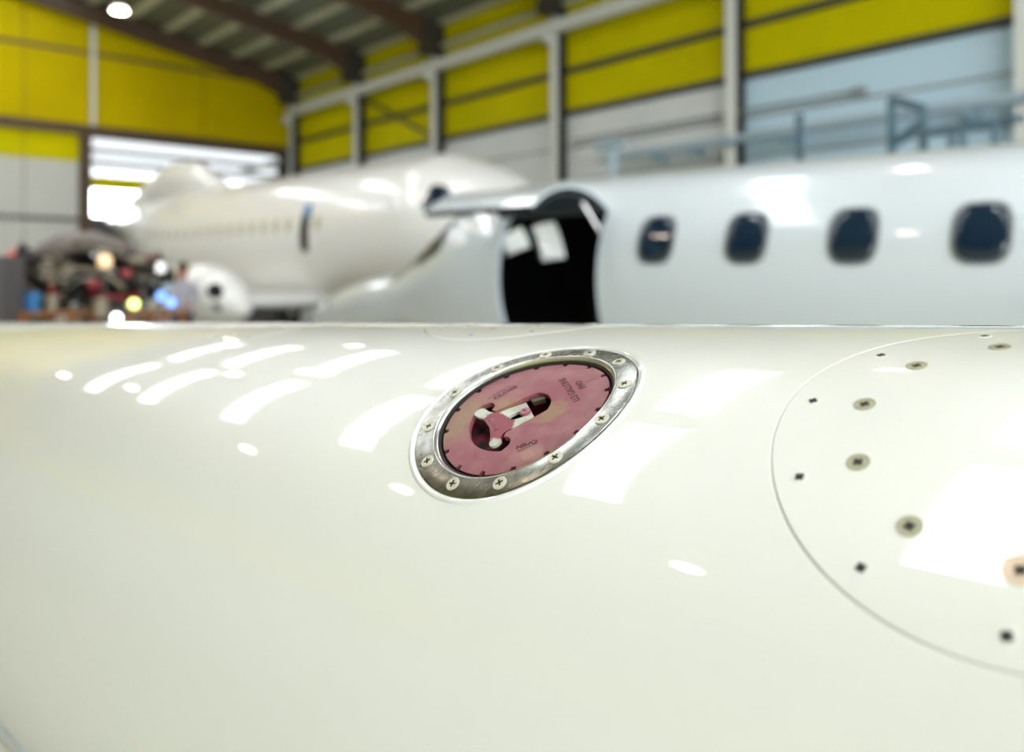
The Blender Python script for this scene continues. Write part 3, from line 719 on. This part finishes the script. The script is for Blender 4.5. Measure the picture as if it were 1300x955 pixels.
# pink cloth over olive cover on a stack of drums behind the engine
p = pw(32, 302, 12.2)
t = thing('covered_drum', 'olive covered drum standing left of the engine', 'drum', Vector((p.x, 12.2, 0)))
b = MB(); b.lathe([(0, 0), (0, .30), (.6, .31), (1.2, .30), (p.z-.28, .27), (p.z-.22, .2), (p.z-.20, 0)], Vector((p.x, 12.2, 0)), (0, 0, 1), 24); b.build('body', M['green'], t, True, auto=.6)
for z in (.5, 1.0): b = MB(); b.lathe([(z, .31), (z+.02, .33), (z+.04, .31)], Vector((p.x, 12.2, 0)), (0, 0, 1), 24); b.build('hoop', M['green'], t, True)
b = MB(); n = 14
for i in range(n+1):
    for j in range(n+1):
        x, y = (i/n-.5)*.62, (j/n-.5)*.62; r = math.hypot(x, y)
        z = p.z-.19 - max(0, r-.2)*1.1+.018*math.sin(x*22)*math.cos(y*19)+.03*(1-r*3)
        b.v.append(Vector((p.x+x, 12.2+y, z)))
b.f = [(i*(n+1)+j, (i+1)*(n+1)+j, (i+1)*(n+1)+j+1, i*(n+1)+j+1) for i in range(n) for j in range(n)]; b.m = [0]*len(b.f)
o = b.build('draped_cloth', M['pink'], smooth=True, loc=(p.x, 12.2, p.z)); o.modifiers.new('s', 'SOLIDIFY').thickness = .006
tag(o, 'bright pink cloth draped over the olive drum', 'cloth')
# blue bin
p = pw(50, 366, 9.75)
t = thing('blue_bin', 'small blue bin on the bench at the left edge', 'bin', Vector((p.x, 9.62, bz)))
b = MB(); b.lathe([(0, 0), (0, .07), (.20, .09), (.20, .082), (.02, .062), (.02, 0)], Vector((p.x, 9.62, bz)), (0, 0, 1), 20); b.build('body', M['blue'], t, True, auto=.5)
MB().tube([Vector((p.x+.09*math.cos(a), 9.62+.09*math.sin(a), bz+.2)) for a in [2*PI*k/20 for k in range(20)]], .006, 6, closed=True).build('rim', M['blue'], t)
# paint pots and a grease gun like jar on the benches
def pot(t, p, r=.05, h=.12, m='cream'):
    b = MB(); b.lathe([(0, 0), (0, r), (h, r), (h, r*.9), (h+.01, r*.9), (h+.01, 0)], p, (0, 0, 1), 20); b.build('body', M[m], t, True, auto=.5)
    MB().tube([p+Vector((r*math.cos(a), r*math.sin(a), h)) for a in [2*PI*k/20 for k in range(20)]], .004, 6, closed=True).build('rim', M['metal'], t)
small(66, 9.55, bz, 'paint_pot', 'cream pot on the wooden bench beside the blue bin', 'pot', lambda t, p: pot(t, p, .06, .17))
small(128, 9.0, pw(128, 402, 9.).z, 'paint_pot', 'pinkish cream pot standing right of the wooden bench', 'pot', lambda t, p: pot(t, p, .07, .18))
# work lamps and indicator lights seen as coloured discs
def worklamp(px, py, D, label, m, r=.035, h=None):
    p = pw(px, py, D); t = thing('work_lamp', label, 'lamp', Vector((p.x, p.y, 0)))
    MB().tube([Vector((p.x, p.y, .02)), p-Vector((0, 0, r))], .012, 8).build('pole', M['cabinet'], t)
    b = MB(); b.lathe([(0, 0), (0, .07), (.02, .07), (.03, .02), (.03, 0)], Vector((p.x, p.y, 0)), (0, 0, 1), 20); b.build('base', M['cabinet'], t, True, auto=.5)
    b = MB(); b.lathe([(-r, .0)]+[(r*math.sin(a), r*math.cos(a)) for a in [math.radians(-70+20*k) for k in range(8)]]+[(r, 0)], p, (0, 1, 0), 14); b.build('bulb', M[m], t, True)
    MB().tube([p+Vector((0, .0, -r-.01)), p+Vector((0, r+.01, -r-.01)), p+Vector((0, r+.02, 0))], .01, 6).build('bracket', M['cabinet'], t)
worklamp(170, 386, 8.6, 'yellow-green glowing lamp in front of the engine', 'lamp_g', .045)
worklamp(148, 404, 8.2, 'small white glowing lamp just above the tank edge', 'lamp_w', .04)
worklamp(204, 376, 8.6, 'violet-blue glowing lamp beside the engine, upper one of two', 'lamp_b', .045)
worklamp(217, 384, 8.9, 'bright blue glowing lamp just left of the mechanic', 'lamp_b', .05)
worklamp(133, 332, 10.25, 'amber work lamp shining over the engine', 'lamp_o', .08)
# mechanic
pp = pw(232, 334, 14.0); gz = pp.z-1.74
st_ = thing('work_platform', 'low grey platform under the mechanic beside the engine', 'platform', Vector((pp.x, 14, 0)))
MB().box((pp.x-.4, 13.65, gz-.04), (pp.x+.4, 14.35, gz)).build('deck', M['cabinet'], st_)
for x in (-.36, .36):
    for y in (13.69, 14.31): MB().box((pp.x+x-.02, y-.02, 0), (pp.x+x+.02, y+.02, gz-.04)).build('leg', M['cabinet'], st_)
per = thing('person', 'person in a grey shirt and dark blue trousers working beside the engine', 'person', Vector((pp.x, 14, gz)))
def skin_mesh(name, verts, edges, radii, m, parent, root=0):
    off = ROOT[per]
    me = bpy.data.meshes.new(name); me.from_pydata([Vector(v) for v in verts], edges, [])
    o = bpy.data.objects.new(name, me); COL.objects.link(o); o.parent = parent
    me.materials.append(m)
    sk = o.modifiers.new('skin', 'SKIN'); 
    if not me.skin_vertices: me.attributes.new
    for i, r in enumerate(radii):
        me.skin_vertices[0].data[i].radius = (r, r); me.skin_vertices[0].data[i].use_root = (i == root)
    s = o.modifiers.new('sub', 'SUBSURF'); s.levels = 2; s.render_levels = 2
    return o
def person_mesh():
    # tapered lofted chains, one continuous surface by the skin modifier
    V = [(0, 0, .95), (0, 0, 1.15), (0, 0, 1.36), (0, -.01, 1.47), (0, -.02, 1.56), (0, -.02, 1.66),
         (.10, 0, .90), (.11, -.02, .50), (.12, .02, .10), (.12, -.12, .04),
         (-.10, 0, .90), (-.12, .02, .50), (-.13, .03, .10), (-.13, -.11, .04),
         (.19, 0, 1.40), (.26, -.03, 1.13), (.20, -.24, 1.05), (.17, -.32, 1.05),
         (-.19, 0, 1.40), (-.27, -.02, 1.12), (-.24, -.22, 1.02), (-.22, -.31, 1.02)]
    Eg = [(0, 1), (1, 2), (2, 3), (3, 4), (4, 5), (0, 6), (6, 7), (7, 8), (8, 9), (0, 10), (10, 11), (11, 12), (12, 13), (2, 14), (14, 15), (15, 16), (16, 17), (2, 18), (18, 19), (19, 20), (20, 21)]
    R = [.15, .13, .16, .055, .09, .085, .10, .065, .045, .04, .10, .065, .045, .04, .06, .045, .035, .03, .06, .045, .035, .03]
    return V, Eg, R
import bmesh
V_, E_, R_ = person_mesh()
me = bpy.data.meshes.new('body'); me.from_pydata(V_, E_, [])
o = bpy.data.objects.new('body', me); COL.objects.link(o); o.parent = per
bm = bmesh.new(); bm.from_mesh(me); lay = bm.verts.layers.skin.verify(); bm.verts.ensure_lookup_table()
for i, r in enumerate(R_): bm.verts[i][lay].radius = (r, r); bm.verts[i][lay].use_root = (i == 0)
bm.to_mesh(me); bm.free()
o.modifiers.new('skin', 'SKIN'); s_ = o.modifiers.new('sub', 'SUBSURF'); s_.levels = 2; s_.render_levels = 2
dg = bpy.context.evaluated_depsgraph_get(); ev = o.evaluated_get(dg); m2 = bpy.data.meshes.new_from_object(ev); o.modifiers.clear(); o.data = m2
m2.materials.clear(); [m2.materials.append(M[k]) for k in ('shirt', 'jeans', 'skin', 'rubber')]
for p_ in m2.polygons:
    c = p_.center; p_.use_smooth = True
    p_.material_index = 2 if (c.z > 1.47 or (c.y < -.20 and .9 < c.z < 1.2)) else (3 if c.z < .10 else (1 if c.z < .95 else 0))
def ball(c, rx, ry, rz, n=16):
    b = MB(); off = ROOT[per]
    for i in range(9):
        a = -PI/2+PI*i/8
        for k in range(n): b.v.append(off+Vector((c[0]+rx*math.cos(a)*math.cos(2*PI*k/n), c[1]+ry*math.cos(a)*math.sin(2*PI*k/n), c[2]+rz*math.sin(a))))
    b.f = [(i*n+k, i*n+(k+1) % n, (i+1)*n+(k+1) % n, (i+1)*n+k) for i in range(8) for k in range(n)]; b.m = [0]*len(b.f); return b
ball((0, .005, 1.68), .092, .105, .088).build('hair', M['hair'], per, True)
for s in (-1, 1):
    ball((s*.033, -.105, 1.625), .012, .008, .008).build('eye', M['white_plastic'], per, True)
    ball((s*.088, -.01, 1.62), .012, .022, .032).build('ear', M['skin'], per, True)
    base = Vector((.17 if s > 0 else -.22, -.33, 1.05 if s > 0 else 1.02))+ROOT[per]
    for k in range(4): MB().tube([base+Vector((-.03+.02*k, 0, 0)), base+Vector((-.032+.021*k, -.04, -.008)), base+Vector((-.033+.021*k, -.065-.006*(k in (1, 2)), -.03))], [.009, .008, .007], 6).build('finger', M['skin'], per, True)
    MB().tube([base+Vector((-s*.035, .03, 0)), base+Vector((-s*.055, -.005, -.01)), base+Vector((-s*.05, -.03, -.02))], [.010, .009, .008], 6).build('thumb', M['skin'], per, True)
ball((0, -.118, 1.60), .012, .018, .02).build('nose', M['skin'], per, True)
ball((0, -.103, 1.565), .025, .008, .006).build('mouth', M['redpaint'], per, True)

# ------------------------------------------------------------------ the wingtip fuel tank
PS, DIH, Q0, Z0, TH0, R = 0.76431907, 0.02909339, 0.47596585, -0.086149, 0.58719225, 0.36830335
AX = Vector((math.cos(PS), -math.sin(PS), DIH)); PV = Vector((math.sin(PS), math.cos(PS), 0))
QC, ZC = Q0+R*math.sin(TH0), Z0-R*math.cos(TH0)
AXn = AX.normalized()
def T(w, s, h=0.):            # w along the tank, s round its skin, h outwards
    th = TH0-s/R
    return AX*w+PV*(QC-(R+h)*math.sin(th))+Vector((0, 0, EYE+ZC+(R+h)*math.cos(th)))
def TN(w, s):
    th = TH0-s/R; n = -PV*math.sin(th)+Vector((0, 0, math.cos(th))); n -= AXn*n.dot(AXn); return n.normalized()
def TM(w, s, h=0., rot=0.):   # frame on the skin: x along the tank, y round it, z out
    n = TN(w, s); x = AXn; y = n.cross(x)
    m = Matrix((x, y, n)).transposed().to_4x4(); m.translation = T(w, s, h)
    return m @ Matrix.Rotation(rot, 4, 'Z')
tank = thing('wingtip_tank', 'glossy white wingtip fuel tank in the foreground with a red filler cap', 'aircraft part', Vector((T(-1, 0).x, T(-1, 0).y, 0)))
CAPC = (-.4548, .0110); RO, RI = .0915, .0708
PANELS = [((-.102, .0412), .1465), ((-.630, .266), .1465), ((-1.065, .182), .095)]
holes = [(CAPC, RO+.0005, .104)]+[(c, r+.0009, r+.0045) for c, r in PANELS]
# skin
S0 = -PI*R; S1 = PI*R
wb = sorted({-3.4, .9}|{round(c[0]+s*h, 6) for c, r, h in holes for s in (-1, 1)})
sb = sorted({S0, S1}|{round(c[1]+s*h, 6) for c, r, h in holes for s in (-1, 1)})
sk = MB(); sk.n = []
def grid(w0, w1, s0, s1):
    nw = max(1, int((w1-w0)/.12)+1); ns = max(1, int((s1-s0)/.006)+1); k0 = len(sk.v)
    for i in range(nw+1):
        for j in range(ns+1):
            w = w0+(w1-w0)*i/nw; s = s0+(s1-s0)*j/ns; sk.v.append(T(w, s)); sk.n.append(TN(w, s))
    for i in range(nw):
        for j in range(ns):
            a = k0+i*(ns+1)+j; sk.f.append((a, a+ns+1, a+ns+2, a+1)); sk.m.append(0)
for w0, w1 in zip(wb[:-1], wb[1:]):
    for s0, s1 in zip(sb[:-1], sb[1:]):
        wc, sc_ = (w0+w1)/2, (s0+s1)/2
        if any(abs(wc-c[0]) < h and abs(sc_-c[1]) < h for c, r, h in holes): continue
        grid(w0, w1, s0, s1)
for c, r, h in holes:
    N = 240; rows = []
    lv = [(0, None)]
    def vert(w, s, hh, tilt=0., a=0.):
        sk.v.append(T(w, s, hh)); n = TN(w, s)
        if tilt: 
            d = (AXn*math.cos(a)+n.cross(AXn)*math.sin(a)); n = (n-d*tilt).normalized()
        sk.n.append(n); return len(sk.v)-1
    K = 7
    row = [[vert(c[0]+(r-.0002)*math.cos(2*PI*k/N), c[1]+(r-.0002)*math.sin(2*PI*k/N), -.004, 3, 2*PI*k/N) for k in range(N)],
           [vert(c[0]+r*math.cos(2*PI*k/N), c[1]+r*math.sin(2*PI*k/N), -.0005, 1.0, 2*PI*k/N) for k in range(N)]]
    for i in range(K+1):
        t = i/K; rr_ = []
        for k in range(N):
            a = 2*PI*k/N; m_ = max(abs(math.cos(a)), abs(math.sin(a))); ro = h/m_; ri = r+.0006; q = ri+(ro-ri)*t
            rr_.append(vert(c[0]+q*math.cos(a), c[1]+q*math.sin(a), 0))
        row.append(rr_)
    for A, B in zip(row[:-1], row[1:]):
        for k in range(N): sk.f.append((A[k], B[k], B[(k+1) % N], A[(k+1) % N])); sk.m.append(0)
sk.build('tank_skin', M['tank'], tank, True)
# end cones
for nm, w0, sg, L in (('nose_cone', .9, 1, .75), ('tail_cone', -3.4, -1, 1.3)):
    b = MB(); n = 64; o = AX*w0+PV*QC+Vector((0, 0, EYE+ZC)); K = 16
    for i in range(K+1):
        t = i/K; r_ = max(.002, R*math.sqrt(max(0, 1-t*t)) if sg > 0 else R*(1-t**2.1))
        for k in range(n):
            a = 2*PI*k/n; b.v.append(o+AX*sg*L*t+(PV*math.cos(a)+Vector((0, 0, math.sin(a))))*r_)
    b.f = [(i*n+k, i*n+(k+1) % n, (i+1)*n+(k+1) % n, (i+1)*n+k) for i in range(K) for k in range(n)]; b.m = [0]*len(b.f)
    b.build(nm, M['tank'], tank, True)
# disc lying on the skin, with rounded edge
def skin_disc(c, r, h, name, m, parent, label=None, depth=.004, N=240):
    b = MB(); b.n = []
    def vert(q, a, hh, tilt=0):
        w, s = c[0]+q*math.cos(a), c[1]+q*math.sin(a); b.v.append(T(w, s, hh)); n = TN(w, s)
        if tilt: n = (n+(AXn*math.cos(a)+n.cross(AXn)*math.sin(a))*tilt).normalized()
        b.n.append(n)
    vert(0, 0, h)
    qs = [r*t for t in (.03, .1, .2, .3, .4, .5, .6, .7, .8, .9, .97)]+[r-.0009]
    for q in qs:
        for k in range(N): vert(q, 2*PI*k/N, h)
    for q, hh, tl in ((r-.0002, h-.0003, .8), (r, h-.001, 2), (r, h-depth, 4)):
        for k in range(N): vert(q, 2*PI*k/N, hh, tl)
    b.f = [(0, 1+k, 1+(k+1) % N) for k in range(N)]
    for i in range(len(qs)+2):
        a = 1+i*N; b.f += [(a+k, a+N+k, a+N+(k+1) % N, a+(k+1) % N) for k in range(N)]
    b.m = [0]*len(b.f)
    return b.build(name, m, parent, True, label=label)
def skin_ring(c, prof, name, m, parent, label=None, N=240, mats=None):   # prof: (radius, height)
    b = MB()
    for q, hh in prof:
        for k in range(N):
            a = 2*PI*k/N; b.v.append(T(c[0]+q*math.cos(a), c[1]+q*math.sin(a), hh))
    b.f = [(i*N+k, (i+1)*N+k, (i+1)*N+(k+1) % N, i*N+(k+1) % N) for i in range(len(prof)-1) for k in range(N)]
    b.m = [0]*len(b.f)
    return b.build(name, m, parent, True, label=label, auto=.5)
# screws
def cross_poly(L, w, n=0):
    p = [(L, w), (w, w), (w, L), (-w, L), (-w, w), (-L, w), (-L, -w), (-w, -w), (-w, -L), (w, -L), (w, -w), (L, -w)]
    return p
def inpoly(x, y, P):
    c = False; j = len(P)-1
    for i in range(len(P)):
        (xi, yi), (xj, yj) = P[i], P[j]
        if (yi > y) != (yj > y) and x < (xj-xi)*(y-yi)/(yj-yi)+xi: c = not c
        j = i
    return c
def plate(outer, hls, extra=()):      # triangulated flat region with holes: points, triangles
    pts = []; ed = []
    for L in [outer]+list(hls):
        k = len(pts); pts += [Vector(p) for p in L]; ed += [(k+i, k+(i+1) % len(L)) for i in range(len(L))]
    pts += [Vector(p) for p in extra]
    V, E, Fc, *_ = delaunay_2d_cdt(pts, ed, [], 0, 1e-7)
    out = []
    for f in Fc:
        x = sum(V[i].x for i in f)/len(f); y = sum(V[i].y for i in f)/len(f)
        if inpoly(x, y, outer) and not any(inpoly(x, y, h) for h in hls): out.append(tuple(f))
    return [tuple(v) for v in V], out
def screw_mesh(name, r, rise, L, w, m_head, m_rec, washer=None, m_w=None, dep=.00012):
    b = MB(); n = 28
    outer = [(r*.93*math.cos(2*PI*k/n), r*.93*math.sin(2*PI*k/n)) for k in range(n)]; cr = cross_poly(L, w)
    P, Fc = plate(outer, [cr]); b.add([(x, y, rise) for x, y in P], Fc, 0)
    vs = [(r*g*math.cos(2*PI*k/n), r*g*math.sin(2*PI*k/n), z) for g, z in ((.93, rise), (1, rise-.0002), (1, -.0008)) for k in range(n)]
    b.add(vs, [(i*n+k, (i+1)*n+k, (i+1)*n+(k+1) % n, i*n+(k+1) % n) for i in range(2) for k in range(n)], 0)
    d = rise-dep; k = len(cr)
    b.add([(x, y, rise) for x, y in cr]+[(x*.7, y*.7, d) for x, y in cr], [(i, k+i, k+(i+1) % k, (i+1) % k) for i in range(k)], 1)
    b.add([(x*.7, y*.7, d) for x, y in cr], [tuple(range(k))], 1)
    if washer:
        pr = [(r*1.0, -.0002), (r*1.02, -.0004), (r*1.08, .00012), (washer, .00014), (washer, -.0005)]
        b.add([(q*math.cos(2*PI*i/n), q*math.sin(2*PI*i/n), z) for q, z in pr for i in range(n)], [(i*n+j, (i+1)*n+j, (i+1)*n+(j+1) % n, i*n+(j+1) % n) for i in range(4) for j in range(n)], 2)
    me = bpy.data.meshes.new(name); me.from_pydata(b.v, [], b.f)
    for mm in (m_head, m_rec)+((m_w,) if washer else ()): me.materials.append(mm)
    me.polygons.foreach_set('material_index', b.m); me.update(); return me
SM = screw_mesh('screw', .0054, .0009, .0029, .00078, M['screw'], M['recess'], dep=.0006)
SP = screw_mesh('screw', .0046, .00008, .0028, .0013, M['tank'], M['recess'])
SWm = screw_mesh('screw', .0042, .0001, .0029, .0012, M['washer'], M['recess'], .0064, M['washer'])
SWp = screw_mesh('screw', .0046, .0001, .0030, .0012, M['washer_pink'], M['recess'], .0074, M['washer_pink'])
# access panels
for i, (c, r) in enumerate(PANELS):
    pn = skin_disc(c, r, .0001, 'access_panel', M['tank'], tank, label='large round flush access panel' if i == 0 else None)
    skin_ring(c, [(r-.0002, -.0028), (r+.0011, -.0028)] if i != 1 else [(r, -.0006), (r+.0010, -.0006)], 'panel_gap', M['groove'] if i != 1 else M['gap'], tank)
    k = r/.1465
    for j in range(12):
        a = math.radians(30*j+(0 if i == 0 else 0))
        rot = random.uniform(0, PI)
        ro = .1325*k; ri = .101*k
        place('screw', SP, TM(c[0]+ro*math.cos(a), c[1]+ro*math.sin(a), .00022, rot), pn, 'flush white screw with dark recess' )
        if i < 2:
            mm = SWp if (i == 0 and j == 9) else SWm
            place('screw', mm, TM(c[0]+ri*math.cos(a), c[1]+ri*math.sin(a), .0003, rot), pn, 'screw in a beige countersunk washer')
    if i == 2:
        place('screw', SWp, TM(c[0]-.01, c[1]-.07, .0005, 0), pn, 'screw in a peach washer')
# filler ring
fr_ = skin_ring(CAPC, [(RI+.0018, -.0024), (RI+.0022, -.0020), (RI+.0034, -.0004), (RI+.0038, .0006), (RI+.0044, .0009), (RI+.0050, .0005)], 'filler_ring', M['lip'], tank, label='bright bevelled lip of the filler ring')
skin_ring(CAPC, [(RI+.0045, .0004), (RO-.0008, .0004), (RO, .0001), (RO, -.003)], 'ring_flange', M['ring'], fr_, label='scratched bare metal flange')
skin_ring(CAPC, [(RO+.0012, -.0006), (RO+.0020, .0007), (RO+.0034, .0013), (RO+.0048, .0010), (RO+.0062, -.0003)], 'sealant_bead', M['seal'], tank)
skin_ring(CAPC, [(.05, -.0100), (RI, -.0100), (RI, -.0040), (RI+.0018, -.0024)], 'filler_well', M['gap'], tank)
for k in range(12):
    a = math.radians(-5+30*k)
    place('screw', SM, TM(CAPC[0]+.0826*math.cos(a), CAPC[1]+.0826*math.sin(a), .0004, random.uniform(0, PI)), fr_)
# cap
PHI = math.radians(52)
def CP(x, y, h): return T(CAPC[0]+x*math.cos(PHI)-y*math.sin(PHI), CAPC[1]+x*math.sin(PHI)+y*math.cos(PHI), h)
CR = .0688; HC = -.0042
outer = []
NN = 16; STEP = 480
for k in range(STEP):
    a = 2*PI*k/STEP; d = ((math.degrees(a)+11.25) % 22.5)-11.25
    r_ = CR-(.0036 if abs(d) < 2.2 else 0)
    outer.append((r_*math.cos(a), r_*math.sin(a)))
def arcp(cx, cy, r, a0, a1, n): return [(cx+r*math.cos(math.radians(a0+(a1-a0)*i/n)), cy+r*math.sin(math.radians(a0+(a1-a0)*i/n))) for i in range(n+1)]
hole = []
hole += arcp(0, 0, .0225, 46, -46, 16)                       # end lobe
hole += [(.004, -.0175), (-.020, -.0180)]
hole += arcp(-.0262, -.0285, .0075, 60, -60, 6)
hole += arcp(0, 0, .0465, -128, -232, 30)
hole += arcp(-.0262, .0285, .0075, 60, -60, 6)
hole += [(-.020, .0180), (.004, .0175)]
ex = []
g = .0045
for i in range(-16, 17):
    for j in range(-16, 17):
        x, y = i*g+.0007, j*g+.0003
        if math.hypot(x, y) < CR-.005 and not inpoly(x, y, hole): ex.append((x, y))
P_, F_ = plate(outer, [hole], ex)
b = MB(); b.add([CP(x, y, HC) for x, y in P_], F_, 0); uvs = list(P_)
for L, dpt in ((outer, -.0098), (hole, -.0085)):
    k = len(L); b.add([CP(x, y, HC) for x, y in L]+[CP(x, y, dpt) for x, y in L], [(i, (i+1) % k, k+(i+1) % k, k+i) for i in range(k)], 0); uvs += list(L)+list(L)
b.uv = [(x*10, y*10) for x, y in uvs]
cap = b.build('fuel_cap', M['cap'], tank, True, label='faded red fuel filler cap', auto=.5)
b = MB(); nb = 30       # bowl under the latch opening
rows = [(.052, -.0072), (.050, -.0105), (.044, -.0140), (.030, -.0165), (.015, -.0175), (.001, -.018)]
for r_, h in rows: b.v += [CP(r_*math.cos(2*PI*k/nb), r_*math.sin(2*PI*k/nb), h) for k in range(nb)]
b.f = [(i*nb+k, i*nb+(k+1) % nb, (i+1)*nb+(k+1) % nb, (i+1)*nb+k) for i in range(len(rows)-1) for k in range(nb)]; b.m = [0]*len(b.f)
b.build('latch_bowl', M['bowl'], cap, True)
# latch: T-shaped lever, sinking towards its pivot
def lh(x): return -.0036-.0040*max(0, min(1, (x+.028)/.030))
Lo = [(.0045, .0150), (-.016, .0155), (-.0215, .0165), (-.0252, .0215)]+arcp(-.0318, .0262, .0050, 20, 190, 8)+[(-.0312, .012), (-.0295, 0), (-.0312, -.012)]+arcp(-.0300, -.0225, .0048, 170, 340, 8)+[(-.0245, -.0200), (-.0215, -.0165), (-.016, -.0155), (.0045, -.0150)]
slot = [(-.0045+.0092*math.cos(2*PI*k/24), .0002+.0050*math.sin(2*PI*k/24)) for k in range(24)]
ex = [(-.034+.003*i, -.027+.003*j) for i in range(14) for j in range(19)]
ex = [(x, y) for x, y in ex if inpoly(x, y, Lo) and not inpoly(x, y, slot) and math.hypot(x+.0045, y) > .0102]
P_, F_ = plate(Lo, [slot], ex)
b = MB(); b.add([CP(x, y, lh(x)) for x, y in P_], F_); uvs = list(P_)
b.add([CP(x, y, lh(x)-.0024) for x, y in P_], [f[::-1] for f in F_]); uvs += list(P_)
for L in (Lo, slot):
    k = len(L); b.add([CP(x, y, lh(x)) for x, y in L]+[CP(x, y, lh(x)-.0024) for x, y in L], [(i, (i+1) % k, k+(i+1) % k, k+i) for i in range(k)]); uvs += list(L)*2
b.uv = [(x*10, y*10) for x, y in uvs]
b.build('latch_handle', M['latch'], cap, False, label='worn pale T-shaped latch handle with remains of red paint')
b = MB(); n = 20; prf = [(.0030, -.016), (.0030, -.0078), (.0044, -.0074), (.0046, -.0062), (.0038, -.0052), (.001, -.0050)]
for r_, h in prf: b.v += [CP(.0002+r_*math.cos(2*PI*k/n), r_*math.sin(2*PI*k/n), h) for k in range(n)]
b.f = [(i*n+k, i*n+(k+1) % n, (i+1)*n+(k+1) % n, (i+1)*n+k) for i in range(len(prf)-1) for k in range(n)]; b.m = [0]*len(b.f)
b.build('pivot_pin', M['letter_raised'], cap, True, auto=.6)
b = MB(); b.add([CP(x, y, h) for h in (-.0105, -.0065) for x, y in ((.009, .009), (.019, .006), (.020, .013), (.008, .017))], [(0, 3, 2, 1), (4, 5, 6, 7), (0, 1, 5, 4), (1, 2, 6, 5), (2, 3, 7, 6), (3, 0, 4, 7)])
b.build('stop_tab', M['tan'], cap)
# stamped words
def word(txt, cx, cy, rot, size, m, h0, h1, name='stamped_word', hf=None, sx=1., bold=.0):
    cu = bpy.data.curves.new('t', 'FONT'); cu.body = txt; cu.size = size; cu.align_x = 'CENTER'; cu.align_y = 'CENTER'; cu.resolution_u = 3; cu.offset = bold
    o = bpy.data.objects.new('t', cu); COL.objects.link(o)
    me = bpy.data.meshes.new_from_object(o.evaluated_get(bpy.context.evaluated_depsgraph_get()))
    bpy.data.objects.remove(o)
    b = MB(); ca, sa = math.cos(rot), math.sin(rot); P = []
    for v in me.vertices:
        x, y = v.co.x*sx, v.co.y; P.append((cx+x*ca-y*sa, cy+x*sa+y*ca))
    hh = hf or (lambda x: 0.)
    b.add([CP(x, y, h1+hh(x)) for x, y in P], [tuple(p.vertices) for p in me.polygons])
    # side walls
    cnt = {}
    for p in me.polygons:
        vs = list(p.vertices)
        for i in range(len(vs)):
            e = (vs[i], vs[(i+1) % len(vs)]); cnt[tuple(sorted(e))] = cnt.get(tuple(sorted(e)), 0)+1
    ed = [e for e, c in cnt.items() if c == 1]; k = len(b.v)
    vs = []; fs = []
    for (a, c) in ed:
        q = len(vs); vs += [CP(*P[a], h1+hh(P[a][0])), CP(*P[c], h1+hh(P[c][0])), CP(*P[c], h0+hh(P[c][0])), CP(*P[a], h0+hh(P[a][0]))]; fs.append((q, q+1, q+2, q+3))
    b.add(vs, fs)
    b.build(name, m, cap)
hE = HC+.00012
def arcline(r, a0, a1, w, name='stamped_line'):
    b = MB(); n = 10
    for rr_ in (r, r+w): b.v += [CP(rr_*math.cos(math.radians(a0+(a1-a0)*i/n)), rr_*math.sin(math.radians(a0+(a1-a0)*i/n)), hE) for i in range(n+1)]
    b.f = [(i, i+1, n+2+i, n+1+i) for i in range(n)]; b.m = [0]*n; b.build(name, M['engrave'], cap)
word('CLOSE', -.0068, .0395, math.radians(11), .0070, M['engrave'], HC-.0002, hE, sx=1.05, bold=.00020)
arcline(.0458, 118, 88, .0008)
word('OPEN', -.0095, -.0450, math.radians(180-19), .0052, M['engrave'], HC-.0002, hE, sx=1.25, bold=.00018)
arcline(.0500, -111, -92, .0007)
word('U.S GALLONS', .0385, -.0005, math.radians(90), .0078, M['engrave'], HC-.0002, hE, sx=.98, bold=.00020)
word('FWD', .0480, -.0005, math.radians(90), .0070, M['engrave'], HC-.0002, hE, sx=1.0, bold=.00022)
b = MB(); b.add([CP(x, y, hE) for x, y in ((.0528, -.0004), (.0612, -.0004), (.0612, .0005), (.0528, .0005))], [(0, 1, 2, 3)]); b.build('stamped_line', M['engrave'], cap)
word('PRESS', -.0265, .0, math.radians(-90), .0062, M['letter_raised'], -.0036, -.00325, 'raised_word', sx=1.1, bold=.0001)
# cradles under the tank
for w, lab in ((-2.6, 'padded trestle under the far end of the white tank'), (.25, 'padded trestle under the near end of the white tank')):
    o = AX*w+PV*QC; zb_ = EYE+ZC+DIH*w-R
    t = thing('support_trestle', lab, 'trestle', Vector((o.x, o.y, 0)))
    def tf(a, b_, c, o=o): return Vector((o.x, o.y, 0))+Vector((AXn.x, AXn.y, 0)).normalized()*a+PV*b_+Vector((0, 0, c))
    b = MB(); n = 10; vs = []
    for dz in (0, -.05):
        for a_ in (-.08, .08):
            for i in range(n+1):
                q = math.radians(-35+70*i/n); vs.append(tf(a_, (R+.002-dz)*math.sin(q), zb_+R-(R+.002-dz)*math.cos(q)))
    m_ = n+1
    fs = [(i, i+1, m_+i+1, m_+i) for i in range(n)]+[(2*m_+i, 3*m_+i, 3*m_+i+1, 2*m_+i+1) for i in range(n)]+[(i, 2*m_+i, 2*m_+i+1, i+1) for i in range(n)]+[(m_+i, m_+i+1, 3*m_+i+1, 3*m_+i) for i in range(n)]
    b.add(vs, fs); b.build('saddle_pad', M['rubber'], t)
    MB().box((-.07, -.30, zb_-.13), (.07, .30, zb_-.052), tf).build('cross_beam', M['blue_steel'], t)
    for s in (-1, 1):
        for s2 in (-1, 1): MB().tube([tf(s2*.04, s*.25, zb_-.09), tf(s2*.28, s*.36, 0.0)], .025, 8).build('leg', M['blue_steel'], t)
